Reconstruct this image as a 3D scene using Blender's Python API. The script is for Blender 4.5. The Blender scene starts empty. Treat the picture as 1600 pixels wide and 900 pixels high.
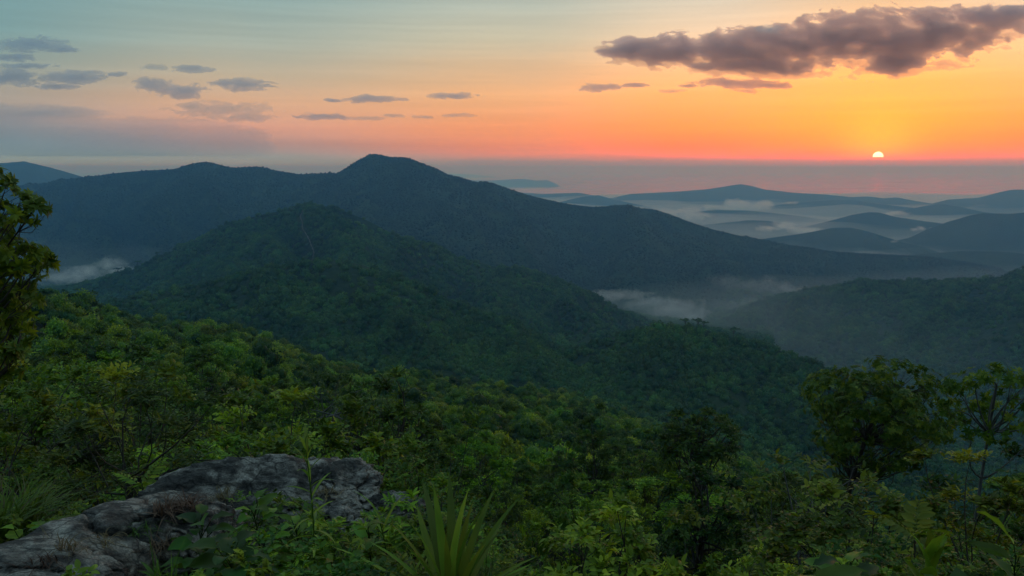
import bpy, math, random
import numpy as np
from mathutils import Vector, Matrix

random.seed(7)
RNG = np.random.default_rng(7)
R = math.radians
scene = bpy.context.scene
COL = scene.collection

# ------------------------------------------------------------------ camera
EYE = 480.0                      # metres above the sea
FPX = 1256.0                     # focal length in photo pixels (1600 wide)
PITCH = math.atan((450 - 262) / FPX)
cam_d = bpy.data.cameras.new('camera')
cam_d.sensor_width = 36.0
cam_d.lens = 36.0 * FPX / 1600.0
cam_d.clip_start = 0.05
cam_d.clip_end = 300000.0
cam = bpy.data.objects.new('camera', cam_d)
COL.objects.link(cam)
cam.location = (0, 0, EYE)
cam.rotation_euler = (math.pi / 2 - PITCH, 0, 0)
scene.camera = cam

# ------------------------------------------------------------------ render / exposure
scene.view_settings.view_transform = 'Standard'
scene.view_settings.look = 'None'
scene.view_settings.exposure = 0.14
scene.view_settings.gamma = 1.0
scene.view_settings.use_curve_mapping = False
cy = scene.cycles
cy.use_denoising = True
cy.use_adaptive_sampling = True
cy.adaptive_threshold = 0.02
cy.max_bounces = 8
cy.diffuse_bounces = 3
cy.glossy_bounces = 2
cy.transmission_bounces = 4
cy.transparent_max_bounces = 8
cy.volume_bounces = 4
cy.sample_clamp_indirect = 4.0

# ------------------------------------------------------------------ sky and sun
SUN_AZ, SUN_EL = R(24.2), R(0.70)
world = bpy.data.worlds.new('World')
scene.world = world
world.use_nodes = True


def lin(c):
    return tuple(((v / 255) / 12.92 if v / 255 <= 0.04045 else ((v / 255 + 0.055) / 1.055) ** 2.4) for v in c)


def build_world():
    nt = world.node_tree
    N, L = nt.nodes, nt.links
    N.clear()

    def m(op, a, b=None, c=None, clamp=False):
        n = N.new('ShaderNodeMath'); n.operation = op; n.use_clamp = clamp
        for i, v in enumerate((a, b, c)):
            if v is None: continue
            if isinstance(v, (int, float)): n.inputs[i].default_value = v
            else: L.new(v, n.inputs[i])
        return n.outputs[0]

    tc = N.new('ShaderNodeTexCoord')
    sep = N.new('ShaderNodeSeparateXYZ'); L.new(tc.outputs['Generated'], sep.inputs[0])
    X, Y, Z = sep.outputs
    el = m('MULTIPLY', m('ARCSINE', Z), 180 / math.pi)
    wob = N.new('ShaderNodeTexNoise'); wob.inputs['Scale'].default_value = 1.0; wob.inputs['Detail'].default_value = 4
    wcb = N.new('ShaderNodeCombineXYZ')
    L.new(m('MULTIPLY', m('ARCTAN2', X, Y), 9.0), wcb.inputs[0]); L.new(m('MULTIPLY', el, 1.6), wcb.inputs[1])
    L.new(wcb.outputs[0], wob.inputs['Vector'])
    elw = m('ADD', el, m('MULTIPLY', m('SUBTRACT', wob.outputs[0], .5), .45))
    elc = m('MAXIMUM', elw, 0.0)
    t = m('POWER', m('DIVIDE', elc, 90.0), 0.4)
    ca = m('ADD', m('MULTIPLY', X, math.sin(SUN_AZ)), m('MULTIPLY', Y, math.cos(SUN_AZ)))
    hl = m('SQRT', m('ADD', m('MULTIPLY', X, X), m('MULTIPLY', Y, Y)))
    az = m('MULTIPLY', m('ARCCOSINE', m('MULTIPLY', m('DIVIDE', ca, m('MAXIMUM', hl, 1e-4)), 0.99999)), 180 / math.pi)
    # colours of the dawn sky: columns by angle from the sun, rows by elevation
    zen = (138, 172, 192)
    cols = [
        (0,  [(0, (150, 118, 112)), (.45, (164, 114, 104)), (1.0, (252, 112, 46)), (1.6, (255, 136, 36)), (3.2, (255, 158, 54)), (5.5, (254, 180, 92)), (8.5, (240, 194, 140)), (12, (190, 178, 152)), (20, (146, 156, 154)), (40, (138, 167, 180)), (90, zen)]),
        (11, [(0, (146, 124, 118)), (.45, (158, 124, 112)), (1.0, (236, 120, 76)), (1.4, (236, 116, 62)), (2.75, (248, 142, 66)), (5, (248, 174, 102)), (7.2, (238, 192, 140)), (9, (222, 200, 168)), (11, (204, 198, 178)), (20, (146, 158, 156)), (40, (138, 167, 180)), (90, zen)]),
        (24, [(0, (142, 134, 130)), (.45, (146, 132, 126)), (1.0, (210, 134, 106)), (1.5, (214, 132, 98)), (2.75, (226, 146, 98)), (5, (222, 168, 120)), (7.1, (202, 174, 140)), (8.7, (190, 184, 160)), (11, (168, 178, 167)), (20, (134, 154, 156)), (40, (138, 167, 180)), (90, zen)]),
        (42, [(0, (144, 166, 170)), (.8, (142, 154, 158)), (1.6, (166, 138, 134)), (2.6, (200, 148, 130)), (4.3, (206, 164, 134)), (6, (182, 168, 146)), (8, (156, 166, 156)), (11, (132, 159, 158)), (20, (114, 146, 152)), (40, (138, 167, 180)), (90, zen)]),
        (58, [(0, (140, 172, 180)), (1.5, (132, 156, 164)), (3, (158, 148, 144)), (4.5, (152, 149, 141)), (6.2, (128, 148, 146)), (8, (112, 148, 152)), (11, (110, 150, 156)), (20, (100, 139, 148)), (40, (138, 167, 180)), (90, zen)]),
        (110, [(0, (96, 108, 124)), (3, (100, 106, 126)), (7, (92, 108, 130)), (14, (88, 116, 140)), (40, (122, 156, 178)), (90, zen)]),
    ]
    out = None
    prev = None
    for a, stops in cols:
        cr = N.new('ShaderNodeValToRGB')
        L.new(t, cr.inputs[0])
        els = cr.color_ramp.elements
        for i, (e, c) in enumerate(stops):
            p = (e / 90) ** 0.4
            if i < 2:
                el_ = els[i]; el_.position = p
            else:
                el_ = els.new(p)
            el_.color = (*lin(c), 1)
        if out is None:
            out = cr.outputs[0]
        else:
            f = N.new('ShaderNodeMapRange'); f.interpolation_type = 'SMOOTHSTEP'
            f.inputs['From Min'].default_value = prev; f.inputs['From Max'].default_value = a
            L.new(az, f.inputs['Value'])
            mx = N.new('ShaderNodeMix'); mx.data_type = 'RGBA'
            L.new(f.outputs[0], mx.inputs['Factor'])
            L.new(out, mx.inputs['A']); L.new(cr.outputs[0], mx.inputs['B'])
            out = mx.outputs['Result']
        prev = a
    # thin streaks of cirrus: faint horizontal brightening, strongest round the sun
    comb = N.new('ShaderNodeCombineXYZ')
    L.new(m('MULTIPLY', az, 0.035), comb.inputs[0]); L.new(m('MULTIPLY', el, 1.1), comb.inputs[1])
    no = N.new('ShaderNodeTexNoise'); no.inputs['Scale'].default_value = 1.0; no.inputs['Detail'].default_value = 5
    no.inputs['Roughness'].default_value = 0.62
    L.new(comb.outputs[0], no.inputs['Vector'])
    st = N.new('ShaderNodeMapRange'); st.interpolation_type = 'SMOOTHSTEP'
    st.inputs['From Min'].default_value = .35; st.inputs['From Max'].default_value = .72
    st.inputs['To Min'].default_value = .95; st.inputs['To Max'].default_value = 1.07
    L.new(no.outputs[0], st.inputs['Value'])
    sc_ = N.new('ShaderNodeVectorMath'); sc_.operation = 'SCALE'
    L.new(out, sc_.inputs[0]); L.new(st.outputs[0], sc_.inputs['Scale'])
    out = sc_.outputs[0]
    # glow column and disc of the sun
    sd = (math.sin(SUN_AZ) * math.cos(SUN_EL), math.cos(SUN_AZ) * math.cos(SUN_EL), math.sin(SUN_EL))
    daz = m('MULTIPLY', m('ARCTAN2', m('SUBTRACT', m('MULTIPLY', X, math.cos(SUN_AZ)), m('MULTIPLY', Y, math.sin(SUN_AZ))), ca), 180 / math.pi)
    de = m('SUBTRACT', el, SUN_EL * 180 / math.pi)
    d2 = m('ADD', m('MULTIPLY', daz, daz), m('MULTIPLY', de, de))
    dist = m('SQRT', d2)
    bank = N.new('ShaderNodeMapRange'); bank.interpolation_type = 'SMOOTHSTEP'
    bank.inputs['From Min'].default_value = .655; bank.inputs['From Max'].default_value = .70
    L.new(el, bank.inputs['Value'])
    disc = N.new('ShaderNodeMapRange'); disc.interpolation_type = 'SMOOTHSTEP'
    disc.inputs['From Min'].default_value = .335; disc.inputs['From Max'].default_value = .28
    L.new(dist, disc.inputs['Value'])
    dm = m('MULTIPLY', disc.outputs[0], bank.outputs[0])
    halo = m('EXPONENT', m('MULTIPLY', m('ADD', m('MULTIPLY', m('MULTIPLY', daz, daz), 0.22), m('MULTIPLY', m('MULTIPLY', de, de), 0.20)), -1.0))
    soft = N.new('ShaderNodeMapRange'); soft.interpolation_type = 'SMOOTHSTEP'
    soft.inputs['From Min'].default_value = .30; soft.inputs['From Max'].default_value = 1.05
    L.new(elw, soft.inputs['Value'])
    hm = m('MULTIPLY', m('MULTIPLY', halo, .42), soft.outputs[0])
    hc = N.new('ShaderNodeVectorMath'); hc.operation = 'SCALE'
    hc.inputs[0].default_value = (0.8, 0.42, 0.015); L.new(hm, hc.inputs['Scale'])
    a1 = N.new('ShaderNodeVectorMath'); a1.operation = 'ADD'
    L.new(out, a1.inputs[0]); L.new(hc.outputs[0], a1.inputs[1])
    wide = m('EXPONENT', m('MULTIPLY', m('ADD', m('MULTIPLY', m('MULTIPLY', daz, daz), 1 / 15.0 ** 2), m('MULTIPLY', m('MULTIPLY', de, de), 1 / 6.0 ** 2)), -1.0))
    wm = m('MULTIPLY', wide, soft.outputs[0])
    wc = N.new('ShaderNodeVectorMath'); wc.operation = 'SCALE'
    wc.inputs[0].default_value = (0.75, 0.02, 0.0); L.new(wm, wc.inputs['Scale'])
    a0 = N.new('ShaderNodeVectorMath'); a0.operation = 'ADD'
    L.new(a1.outputs[0], a0.inputs[0]); L.new(wc.outputs[0], a0.inputs[1])
    a1 = a0
    dc = N.new('ShaderNodeVectorMath'); dc.operation = 'SCALE'
    dc.inputs[0].default_value = (1.7, 1.9, 1.5); L.new(dm, dc.inputs['Scale'])
    a2 = N.new('ShaderNodeVectorMath'); a2.operation = 'ADD'
    L.new(a1.outputs[0], a2.inputs[0]); L.new(dc.outputs[0], a2.inputs[1])
    bg1 = N.new('ShaderNodeBackground'); bg1.inputs['Strength'].default_value = 1.0
    L.new(a2.outputs[0], bg1.inputs['Color'])
    # a little of the physical sky under it
    sky = N.new('ShaderNodeTexSky'); sky.sky_type = 'NISHITA'; sky.sun_disc = False
    sky.sun_elevation = SUN_EL; sky.sun_rotation = SUN_AZ
    sky.altitude = EYE; sky.dust_density = 2.0
    bg2 = N.new('ShaderNodeBackground'); bg2.inputs['Strength'].default_value = 0.02
    L.new(sky.outputs[0], bg2.inputs['Color'])
    add = N.new('ShaderNodeAddShader')
    L.new(bg1.outputs[0], add.inputs[0]); L.new(bg2.outputs[0], add.inputs[1])
    o = N.new('ShaderNodeOutputWorld')
    L.new(add.outputs[0], o.inputs['Surface'])


build_world()

sun_d = bpy.data.lights.new('sun', 'SUN')
sun_d.energy = 0.012
sun_d.color = (1.0, 0.78, 0.58)
sun_d.angle = R(0.5)
sun = bpy.data.objects.new('sun', sun_d)
COL.objects.link(sun)
sdir = Vector((math.sin(SUN_AZ) * math.cos(SUN_EL), math.cos(SUN_AZ) * math.cos(SUN_EL), math.sin(SUN_EL)))
sun.rotation_euler = sdir.to_track_quat('Z', 'Y').to_euler()


# ------------------------------------------------------------------ helpers
def tag(o, label=None, cat=None, group=None, kind=None):
    if label: o['label'] = label
    if cat: o['category'] = cat
    if group: o['group'] = group
    if kind: o['kind'] = kind
    return o


def empty(name, loc=(0, 0, 0), rz=0.0, label=None, cat=None, group=None):
    o = bpy.data.objects.new(name, None)
    o.empty_display_size = 0.2
    COL.objects.link(o)
    o.location = loc
    o.rotation_euler = (0, 0, rz)
    return tag(o, label, cat, group)


def mesh_np(name, verts, faces, mat, smooth=False, attrs=None):
    """verts (n,3); faces: list of int arrays (k,3) or (k,4)."""
    me = bpy.data.meshes.new(name)
    verts = np.asarray(verts, np.float32)
    me.vertices.add(len(verts))
    me.vertices.foreach_set('co', verts.ravel())
    faces = [np.asarray(f, np.int32) for f in (faces if isinstance(faces, list) else [faces]) if len(f)]
    loops = np.concatenate([f.ravel() for f in faces])
    tot = np.concatenate([np.full(len(f), f.shape[1], np.int32) for f in faces])
    start = np.concatenate([[0], np.cumsum(tot)[:-1]]).astype(np.int32)
    me.loops.add(len(loops)); me.loops.foreach_set('vertex_index', loops)
    me.polygons.add(len(tot)); me.polygons.foreach_set('loop_start', start); me.polygons.foreach_set('loop_total', tot)
    if smooth: me.polygons.foreach_set('use_smooth', np.ones(len(tot), bool))
    me.update(calc_edges=True)
    for k, v in (attrs or {}).items():
        a = me.attributes.new(k, 'FLOAT', 'POINT'); a.data.foreach_set('value', np.asarray(v, np.float32))
    if mat: me.materials.append(mat)
    return me


def link(name, me, parent=None):
    o = bpy.data.objects.new(name, me)
    COL.objects.link(o)
    if parent is not None: o.parent = parent
    return o


def _hash(ix, iy, iz, seed):
    h = (ix.astype(np.int64) * 374761393 + iy.astype(np.int64) * 668265263 + iz.astype(np.int64) * 2147483647 + seed * 974634541) & 0xFFFFFFFF
    h = ((h ^ (h >> 13)) * 1274126177) & 0xFFFFFFFF
    h = ((h ^ (h >> 16)) * 2246822519) & 0xFFFFFFFF
    return ((h ^ (h >> 15)) & 0xFFFFFF) / float(0xFFFFFF)


def vnoise(x, y, z=None, seed=0):
    x = np.asarray(x, float); y = np.asarray(y, float)
    z = np.zeros_like(x) if z is None else np.asarray(z, float)
    x, y, z = np.broadcast_arrays(x, y, z)
    ix, iy, iz = np.floor(x), np.floor(y), np.floor(z)
    fx, fy, fz = x - ix, y - iy, z - iz
    ux, uy, uz = fx * fx * (3 - 2 * fx), fy * fy * (3 - 2 * fy), fz * fz * (3 - 2 * fz)
    r = 0
    for dx in (0, 1):
        for dy in (0, 1):
            for dz in (0, 1):
                w = (ux if dx else 1 - ux) * (uy if dy else 1 - uy) * (uz if dz else 1 - uz)
                r = r + w * _hash(ix + dx, iy + dy, iz + dz, seed)
    return r * 2 - 1


def fbm(x, y, z=None, octaves=4, seed=0, gain=.5, lac=2.03):
    s, a = 0, 1.0
    x = np.asarray(x, float); y = np.asarray(y, float)
    zz = None if z is None else np.asarray(z, float)
    tot = 0
    for i in range(octaves):
        s = s + a * vnoise(x, y, zz, seed + i * 17)
        tot += a
        x, y = x * lac + 3.7, y * lac + 1.3
        if zz is not None: zz = zz * lac + 5.1
        a *= gain
    return s / tot


SP, CP = math.sin(PITCH), math.cos(PITCH)


def ray(px, py):
    """Azimuth and slope (rise per horizontal metre) of a photo pixel."""
    px = np.asarray(px, float); py = np.asarray(py, float)
    cx, cyy = (px - 800) / FPX, (450 - py) / FPX
    dx, dy, dz = cx, CP + cyy * SP, -SP + cyy * CP
    h = np.hypot(dx, dy)
    return np.arctan2(dx, dy), dz / h


def at(px, py, D):
    """World point at horizontal distance D along a photo pixel's sight line."""
    a, s = ray(px, py)
    return np.stack(np.broadcast_arrays(np.sin(a) * D, np.cos(a) * D, EYE + s * D), -1)


def px_az(px, py=450):
    return ray(px, py)[0]


def project(P):
    P = np.asarray(P, float)
    x, y, z = P[..., 0], P[..., 1], P[..., 2] - EYE
    f = y * CP - z * SP
    u = y * SP + z * CP
    return 800 + FPX * x / f, 450 - FPX * u / f


# ------------------------------------------------------------------ materials
def new_mat(name):
    m = bpy.data.materials.new(name)
    m.use_nodes = True
    m.node_tree.nodes.clear()
    return m, m.node_tree.nodes, m.node_tree.links


def ramp(N, L, src, stops):
    cr = N.new('ShaderNodeValToRGB')
    if src is not None: L.new(src, cr.inputs[0])
    e = cr.color_ramp.elements
    for i, (p, c) in enumerate(stops):
        x = e[i] if i < 2 else e.new(p)
        x.position = p; x.color = (*c, 1)
    return cr.outputs[0]


def noise_tex(N, L, vec, scale, detail=4, rough=.55, dist=0.0):
    n = N.new('ShaderNodeTexNoise')
    n.inputs['Scale'].default_value = scale; n.inputs['Detail'].default_value = detail
    n.inputs['Roughness'].default_value = rough; n.inputs['Distortion'].default_value = dist
    if vec is not None: L.new(vec, n.inputs['Vector'])
    return n.outputs[0]


def mat_forest_hill(name, dark, light, scale):
    m, N, L = new_mat(name)
    g = N.new('ShaderNodeNewGeometry')
    n1 = noise_tex(N, L, g.outputs['Position'], scale, 6, .6)
    c = ramp(N, L, n1, [(.32, dark), (.68, light)])
    b = N.new('ShaderNodeBsdfPrincipled'); b.inputs['Roughness'].default_value = .9
    b.inputs['Specular IOR Level'].default_value = .1
    L.new(c, b.inputs['Base Color'])
    vo = N.new('ShaderNodeTexVoronoi'); vo.inputs['Scale'].default_value = 0.11
    L.new(g.outputs['Position'], vo.inputs['Vector'])
    bp = N.new('ShaderNodeBump'); bp.inputs['Strength'].default_value = .9; bp.inputs['Distance'].default_value = 3.0
    bp.invert = True
    L.new(vo.outputs['Distance'], bp.inputs['Height']); L.new(bp.outputs[0], b.inputs['Normal'])
    o = N.new('ShaderNodeOutputMaterial'); L.new(b.outputs[0], o.inputs['Surface'])
    return m


def mat_soil(name):
    m, N, L = new_mat(name)
    g = N.new('ShaderNodeNewGeometry')
    n1 = noise_tex(N, L, g.outputs['Position'], .8, 6, .65)
    c = ramp(N, L, n1, [(.3, (.008, .013, .006)), (.6, (.016, .024, .009)), (.8, (.028, .028, .014))])
    b = N.new('ShaderNodeBsdfPrincipled'); b.inputs['Roughness'].default_value = .95
    b.inputs['Specular IOR Level'].default_value = .1
    L.new(c, b.inputs['Base Color'])
    o = N.new('ShaderNodeOutputMaterial'); L.new(b.outputs[0], o.inputs['Surface'])
    return m


def mat_volume(name, color, density, aniso, absorb=None):
    m, N, L = new_mat(name)
    v = N.new('ShaderNodeVolumePrincipled')
    v.inputs['Color'].default_value = (*color, 1)
    v.inputs['Density'].default_value = density
    v.inputs['Anisotropy'].default_value = aniso
    if absorb: v.inputs['Absorption Color'].default_value = (*absorb, 1)
    o = N.new('ShaderNodeOutputMaterial'); L.new(v.outputs[0], o.inputs['Volume'])
    return m


def mat_sea():
    m, N, L = new_mat('sea_water')
    g = N.new('ShaderNodeNewGeometry')
    mp = N.new('ShaderNodeMapping'); mp.inputs['Scale'].default_value = (.0004, .0018, 1)
    L.new(g.outputs['Position'], mp.inputs['Vector'])
    n1 = noise_tex(N, L, mp.outputs[0], 1.0, 5, .6)
    r = ramp(N, L, n1, [(.35, (.22, .22, .22)), (.7, (.34, .34, .34))])
    b = N.new('ShaderNodeBsdfPrincipled')
    b.inputs['Base Color'].default_value = (.02, .05, .06, 1)
    b.inputs['IOR'].default_value = 1.33
    L.new(r, b.inputs['Roughness'])
    o = N.new('ShaderNodeOutputMaterial'); L.new(b.outputs[0], o.inputs['Surface'])
    return m


# ------------------------------------------------------------------ ground sheet
G_PX = np.array([-500, -250, 0, 300, 600, 720, 860, 1080, 1240, 1400, 1800, 2200], float)
G_R = np.array([0, 3, 6, 9, 15, 30, 60, 120, 250, 400, 550, 700, 900, 1300, 2000, 3200, 12200], float)
G_Z = np.array([
    [-1.8, -2.1, -2.5, -3.4, -6.0, -10.5, -15.5, -24, -34, -48, -85, -150, -200, -260, -300, -330, -455],
    [-1.8, -2.1, -2.5, -3.5, -6.2, -11.0, -16.5, -26, -37, -49, -90, -160, -205, -265, -300, -330, -455],
    [-1.8, -2.2, -2.6, -3.8, -6.8, -12.0, -18.5, -29, -41, -54, -104, -180, -220, -270, -300, -340, -455],
    [-1.8, -2.2, -2.7, -4.4, -8.0, -14.5, -22.5, -35, -54, -76, -126, -190, -235, -280, -320, -380, -455],
    [-1.8, -2.2, -2.9, -5.4, -9.8, -17.5, -27.5, -44, -74, -106, -152, -196, -235, -290, -350, -420, -455],
    [-1.8, -2.2, -3.1, -6.0, -10.6, -18.6, -29, -46, -78, -112, -157, -198, -243, -305, -370, -430, -455],
    [-1.8, -2.4, -4.2, -7.2, -11.8, -20, -31, -49, -83, -119, -164, -202, -256, -326, -395, -442, -455],
    [-1.8, -2.4, -4.2, -7.4, -12.2, -20.5, -31, -49, -91, -140, -185, -215, -285, -360, -415, -445, -455],
    [-1.8, -2.2, -3.4, -6.6, -11.5, -20, -31.5, -54, -102, -156, -208, -248, -312, -372, -418, -445, -455],
    [-1.8, -2.2, -3.0, -5.6, -10.4, -19, -32, -58, -114, -170, -228, -278, -332, -380, -420, -445, -455],
    [-1.8, -2.2, -2.8, -4.8, -9.0, -17, -29, -54, -107, -163, -224, -275, -330, -378, -420, -445, -455],
    [-1.8, -2.1, -2.7, -4.4, -8.2, -15.5, -27, -50, -102, -155, -215, -268, -325, -375, -420, -445, -455],
])
G_AZ = px_az(G_PX)


def ground_rel(az, r):
    az = np.asarray(az, float); r = np.asarray(r, float)
    az, r = np.broadcast_arrays(az, r)
    lr, lg = np.log(r + 2.0), np.log(G_R + 2.0)
    fa = np.interp(az, G_AZ, np.arange(len(G_AZ)))
    fr = np.interp(lr, lg, np.arange(len(G_R)))
    ia = np.clip(fa.astype(int), 0, len(G_AZ) - 2); ir = np.clip(fr.astype(int), 0, len(G_R) - 2)
    ua, ur = fa - ia, fr - ir
    ua = ua * ua * (3 - 2 * ua)
    z = (G_Z[ia, ir] * (1 - ua) * (1 - ur) + G_Z[ia + 1, ir] * ua * (1 - ur) + G_Z[ia, ir + 1] * (1 - ua) * ur + G_Z[ia + 1, ir + 1] * ua * ur)
    front = np.clip((np.abs(az) - R(55)) / R(60), 0, 1)
    # unseen bare slope added behind the camera to block the low sky light
    back = np.minimum(-1.8 + .62 * np.clip(r - 5, 0, None), 78) - 1.2 * np.clip(r - 260, 0, 440)
    return z * (1 - front) + np.maximum(back, -455) * front


def ground_z(x, y):
    x = np.asarray(x, float); y = np.asarray(y, float)
    r = np.hypot(x, y); az = np.arctan2(x, y)
    z = ground_rel(az, r)
    amp = np.clip(r / 30.0, 0, 1)
    z = z + amp * (fbm(x / 35, y / 35, octaves=3, seed=3) * np.clip(r * .012, 0, 3.5) + fbm(x / 7, y / 7, octaves=2, seed=4) * .35)
    z = z + np.clip((r - 500) / 1500, 0, 1) * fbm(x / 420, y / 420, octaves=4, seed=9) * np.clip(30 * (1 - r / 9000), 4, 30)
    coast = np.clip((r - 11500 - 900 * fbm(az * 9, az * 0 + 2, octaves=3, seed=5)) / 900, 0, 1)
    return EYE + z * (1 - coast) + coast * (-EYE - 14)


M_SOIL = mat_soil('forest_floor')
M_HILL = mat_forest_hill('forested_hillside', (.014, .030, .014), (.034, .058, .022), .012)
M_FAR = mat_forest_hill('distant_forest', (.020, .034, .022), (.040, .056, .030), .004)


def build_ground():
    azf = np.linspace(R(-62), R(62), 260)
    azb = np.linspace(R(62), R(298), 60)[1:-1]
    azs = np.concatenate([azf, azb])
    rs = np.concatenate([[.35], np.geomspace(1.0, 14500, 210)])
    A, Rr = np.meshgrid(azs, rs, indexing='ij')
    x, y = np.sin(A) * Rr, np.cos(A) * Rr
    A2 = np.where(A > math.pi, A - 2 * math.pi, A)
    z = ground_z(x, y)
    na, nr = len(azs), len(rs)
    V = np.stack([x, y, z], -1).reshape(-1, 3)
    i, j = np.meshgrid(np.arange(na), np.arange(nr - 1), indexing='ij')
    i2 = (i + 1) % na
    F = np.stack([i * nr + j, i * nr + j + 1, i2 * nr + j + 1, i2 * nr + j], -1).reshape(-1, 4)
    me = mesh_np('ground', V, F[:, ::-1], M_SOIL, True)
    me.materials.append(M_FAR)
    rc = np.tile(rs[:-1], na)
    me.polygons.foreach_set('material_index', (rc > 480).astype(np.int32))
    o = link('ground', me)
    return tag(o, 'hilly ground sloping from the rocky lookout down to the lowland', 'ground', kind='structure')


build_ground()

sea = link('sea', mesh_np('sea', [(-70000, -14800, 0), (70000, -14800, 0), (70000, 92000, 0), (-70000, 92000, 0)], np.array([[0, 1, 2, 3]]), mat_sea()))
tag(sea, 'calm pink and orange sea stretching to the hazy horizon', 'sea', kind='structure')


# ------------------------------------------------------------------ ridges and mountains
class Ridge:
    """A hill whose crest follows real points and whose faces run down to a foot, with spurs and gullies."""
    def __init__(self, name, pts, front, zfoot, back, label, cat, n=400, rows=90, relief=12, spur=160, mat=None, convex=1.0, jag=1.0, seed=1, zfoot_back=None, ends=(300, 300)):
        pts = np.asarray(pts, float)
        P = at(pts[:, 0], pts[:, 1], pts[:, 2])
        # let both ends of the crest run out into the ground
        d0 = (P[0] - P[1]); d0[2] = 0; d0 /= np.linalg.norm(d0)
        d1 = (P[-1] - P[-2]); d1[2] = 0; d1 /= np.linalg.norm(d1)
        e0 = P[0] + d0 * ends[0]; e1 = P[-1] + d1 * ends[1]
        rs_ = lambda v: np.interp(np.linspace(0, 1, len(pts)), np.linspace(0, 1, len(v)), v) if np.ndim(v) else np.full(len(pts), float(v))
        zf = rs_(zfoot)
        e0[2] = min(P[0][2], EYE + zf[0]) ; e1[2] = min(P[-1][2], EYE + zf[-1])
        P = np.vstack([e0, P, e1]); zf = np.concatenate([[zf[0]], zf, [zf[-1]]])
        fr = rs_(front)
        fr = np.concatenate([[fr[0]], fr, [fr[-1]]])
        s = np.concatenate([[0], np.cumsum(np.hypot(*np.diff(P[:, :2], axis=0).T))])
        u = np.linspace(0, s[-1], n)
        C = np.stack([np.interp(u, s, P[:, k]) for k in range(3)], -1)
        zf = np.interp(u, s, zf) + EYE; fr = np.interp(u, s, fr)
        k = max(1, n // 160)
        ker = np.hanning(2 * k + 3)[1:-1]; ker /= ker.sum()
        for a in range(3):
            pad = np.pad(C[:, a], k, mode='edge'); C[:, a] = np.convolve(pad, ker, 'valid')
        for arr in (zf, fr):
            kk = n // 20; pad = np.pad(arr, kk, mode='edge'); arr[:] = np.convolve(pad, np.ones(2 * kk + 1) / (2 * kk + 1), 'valid')
        C[:, 2] += jag * fbm(u / 60, u * 0 + seed, octaves=4, seed=seed) * 3
        # downhill direction towards the camera
        dirs = -C[:, :2] / np.linalg.norm(C[:, :2], axis=1)[:, None]
        nb = max(8, rows // 5)
        t = np.concatenate([-np.linspace(1, 0, nb)[:-1] , np.linspace(0, 1, rows) ** 1.15])
        T, U = np.meshgrid(t, u)
        cr = lambda a: a[:, None]
        tf = np.clip(T, 0, 1); tb = np.clip(-T, 0, 1)
        dist = tf * cr(fr) - tb * back
        X = cr(C[:, 0]) + dirs[:, :1] * dist
        Y = cr(C[:, 1]) + dirs[:, 1:] * dist
        prof = convex * tf + (1 - convex) * tf * tf
        gx, gy = C[:, 0] + dirs[:, 0] * fr, C[:, 1] + dirs[:, 1] * fr
        zf = np.minimum(zf, np.maximum(ground_z(gx, gy) - 3, -20))
        gx, gy = C[:, 0] - dirs[:, 0] * back, C[:, 1] - dirs[:, 1] * back
        zb = np.minimum(C[:, 2] - 5, np.maximum(ground_z(gx, gy) - 12, -20))
        C[:, 2] = np.where((np.arange(n) == 0) | (np.arange(n) == n - 1), np.minimum(C[:, 2], zf), C[:, 2])
        Z = cr(C[:, 2]) + (cr(zf) - cr(C[:, 2])) * prof + (cr(zb) - cr(C[:, 2])) * tb
        wob = fbm(U / spur * .7, tf * 2.5, octaves=2, seed=seed + 40) * spur * .5
        rid = 1 - np.abs(fbm((U + wob) / spur, tf * cr(fr) / spur * .28, octaves=3, seed=seed + 7)) * 2.2
        env = np.sin(np.pi * np.clip(tf, 0, 1) ** .6) * .9
        Z = Z + env * relief * (rid - .35)
        Z = Z + np.clip(tf * 14, 0, 1) * fbm(X / 70, Y / 70, octaves=3, seed=seed + 3) * relief * .16
        Z = Z + np.where(T == 1, -6, 0)
        self.X, self.Y, self.Z, self.T = X, Y, Z, T
        self.nu, self.nt = T.shape
        V = np.stack([X, Y, Z], -1).reshape(-1, 3)
        i, j = np.meshgrid(np.arange(self.nu - 1), np.arange(self.nt - 1), indexing='ij')
        a = i * self.nt + j
        F = np.stack([a, a + 1, a + self.nt + 1, a + self.nt], -1).reshape(-1, 4)
        self.o = link(name, mesh_np(name, V, F, mat or M_HILL, True))
        tag(self.o, label, cat, kind='structure')

    def scatter(self, spacing, rng, tmin=-1, tmax=1.0):
        """Random points on the face that looks to the camera, one per spacing squared."""
        P = np.stack([self.X, self.Y, self.Z], -1)
        a, b, c, d = P[:-1, :-1], P[1:, :-1], P[1:, 1:], P[:-1, 1:]
        area = np.linalg.norm(np.cross(c - a, d - b), axis=-1) * .5
        tm = self.T[:-1, :-1]
        area = np.where((tm >= tmin) & (tm <= tmax), area, 0)
        nrm = np.cross(c - a, d - b); nrm /= np.linalg.norm(nrm, axis=-1)[..., None] + 1e-9
        nrm *= np.sign(nrm[..., 2:] + 1e-9)
        view = np.array([0, 0, EYE]) - a
        facing = (nrm * view).sum(-1) / np.linalg.norm(view, axis=-1)
        area = np.where((facing > -.05), area, 0)
        n = int(area.sum() / spacing ** 2)
        idx = rng.choice(area.size, n, p=(area / area.sum()).ravel())
        ii, jj = np.unravel_index(idx, area.shape)
        s, t = rng.random(n)[:, None], rng.random(n)[:, None]
        Q = a[ii, jj] * (1 - s) * (1 - t) + b[ii, jj] * s * (1 - t) + c[ii, jj] * s * t + d[ii, jj] * (1 - s) * t
        qx, qy = project(Q)
        k = (qx > -80) & (qx < 1680) & (qy > 150) & (qy < 960)
        return Q[k]


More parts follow.
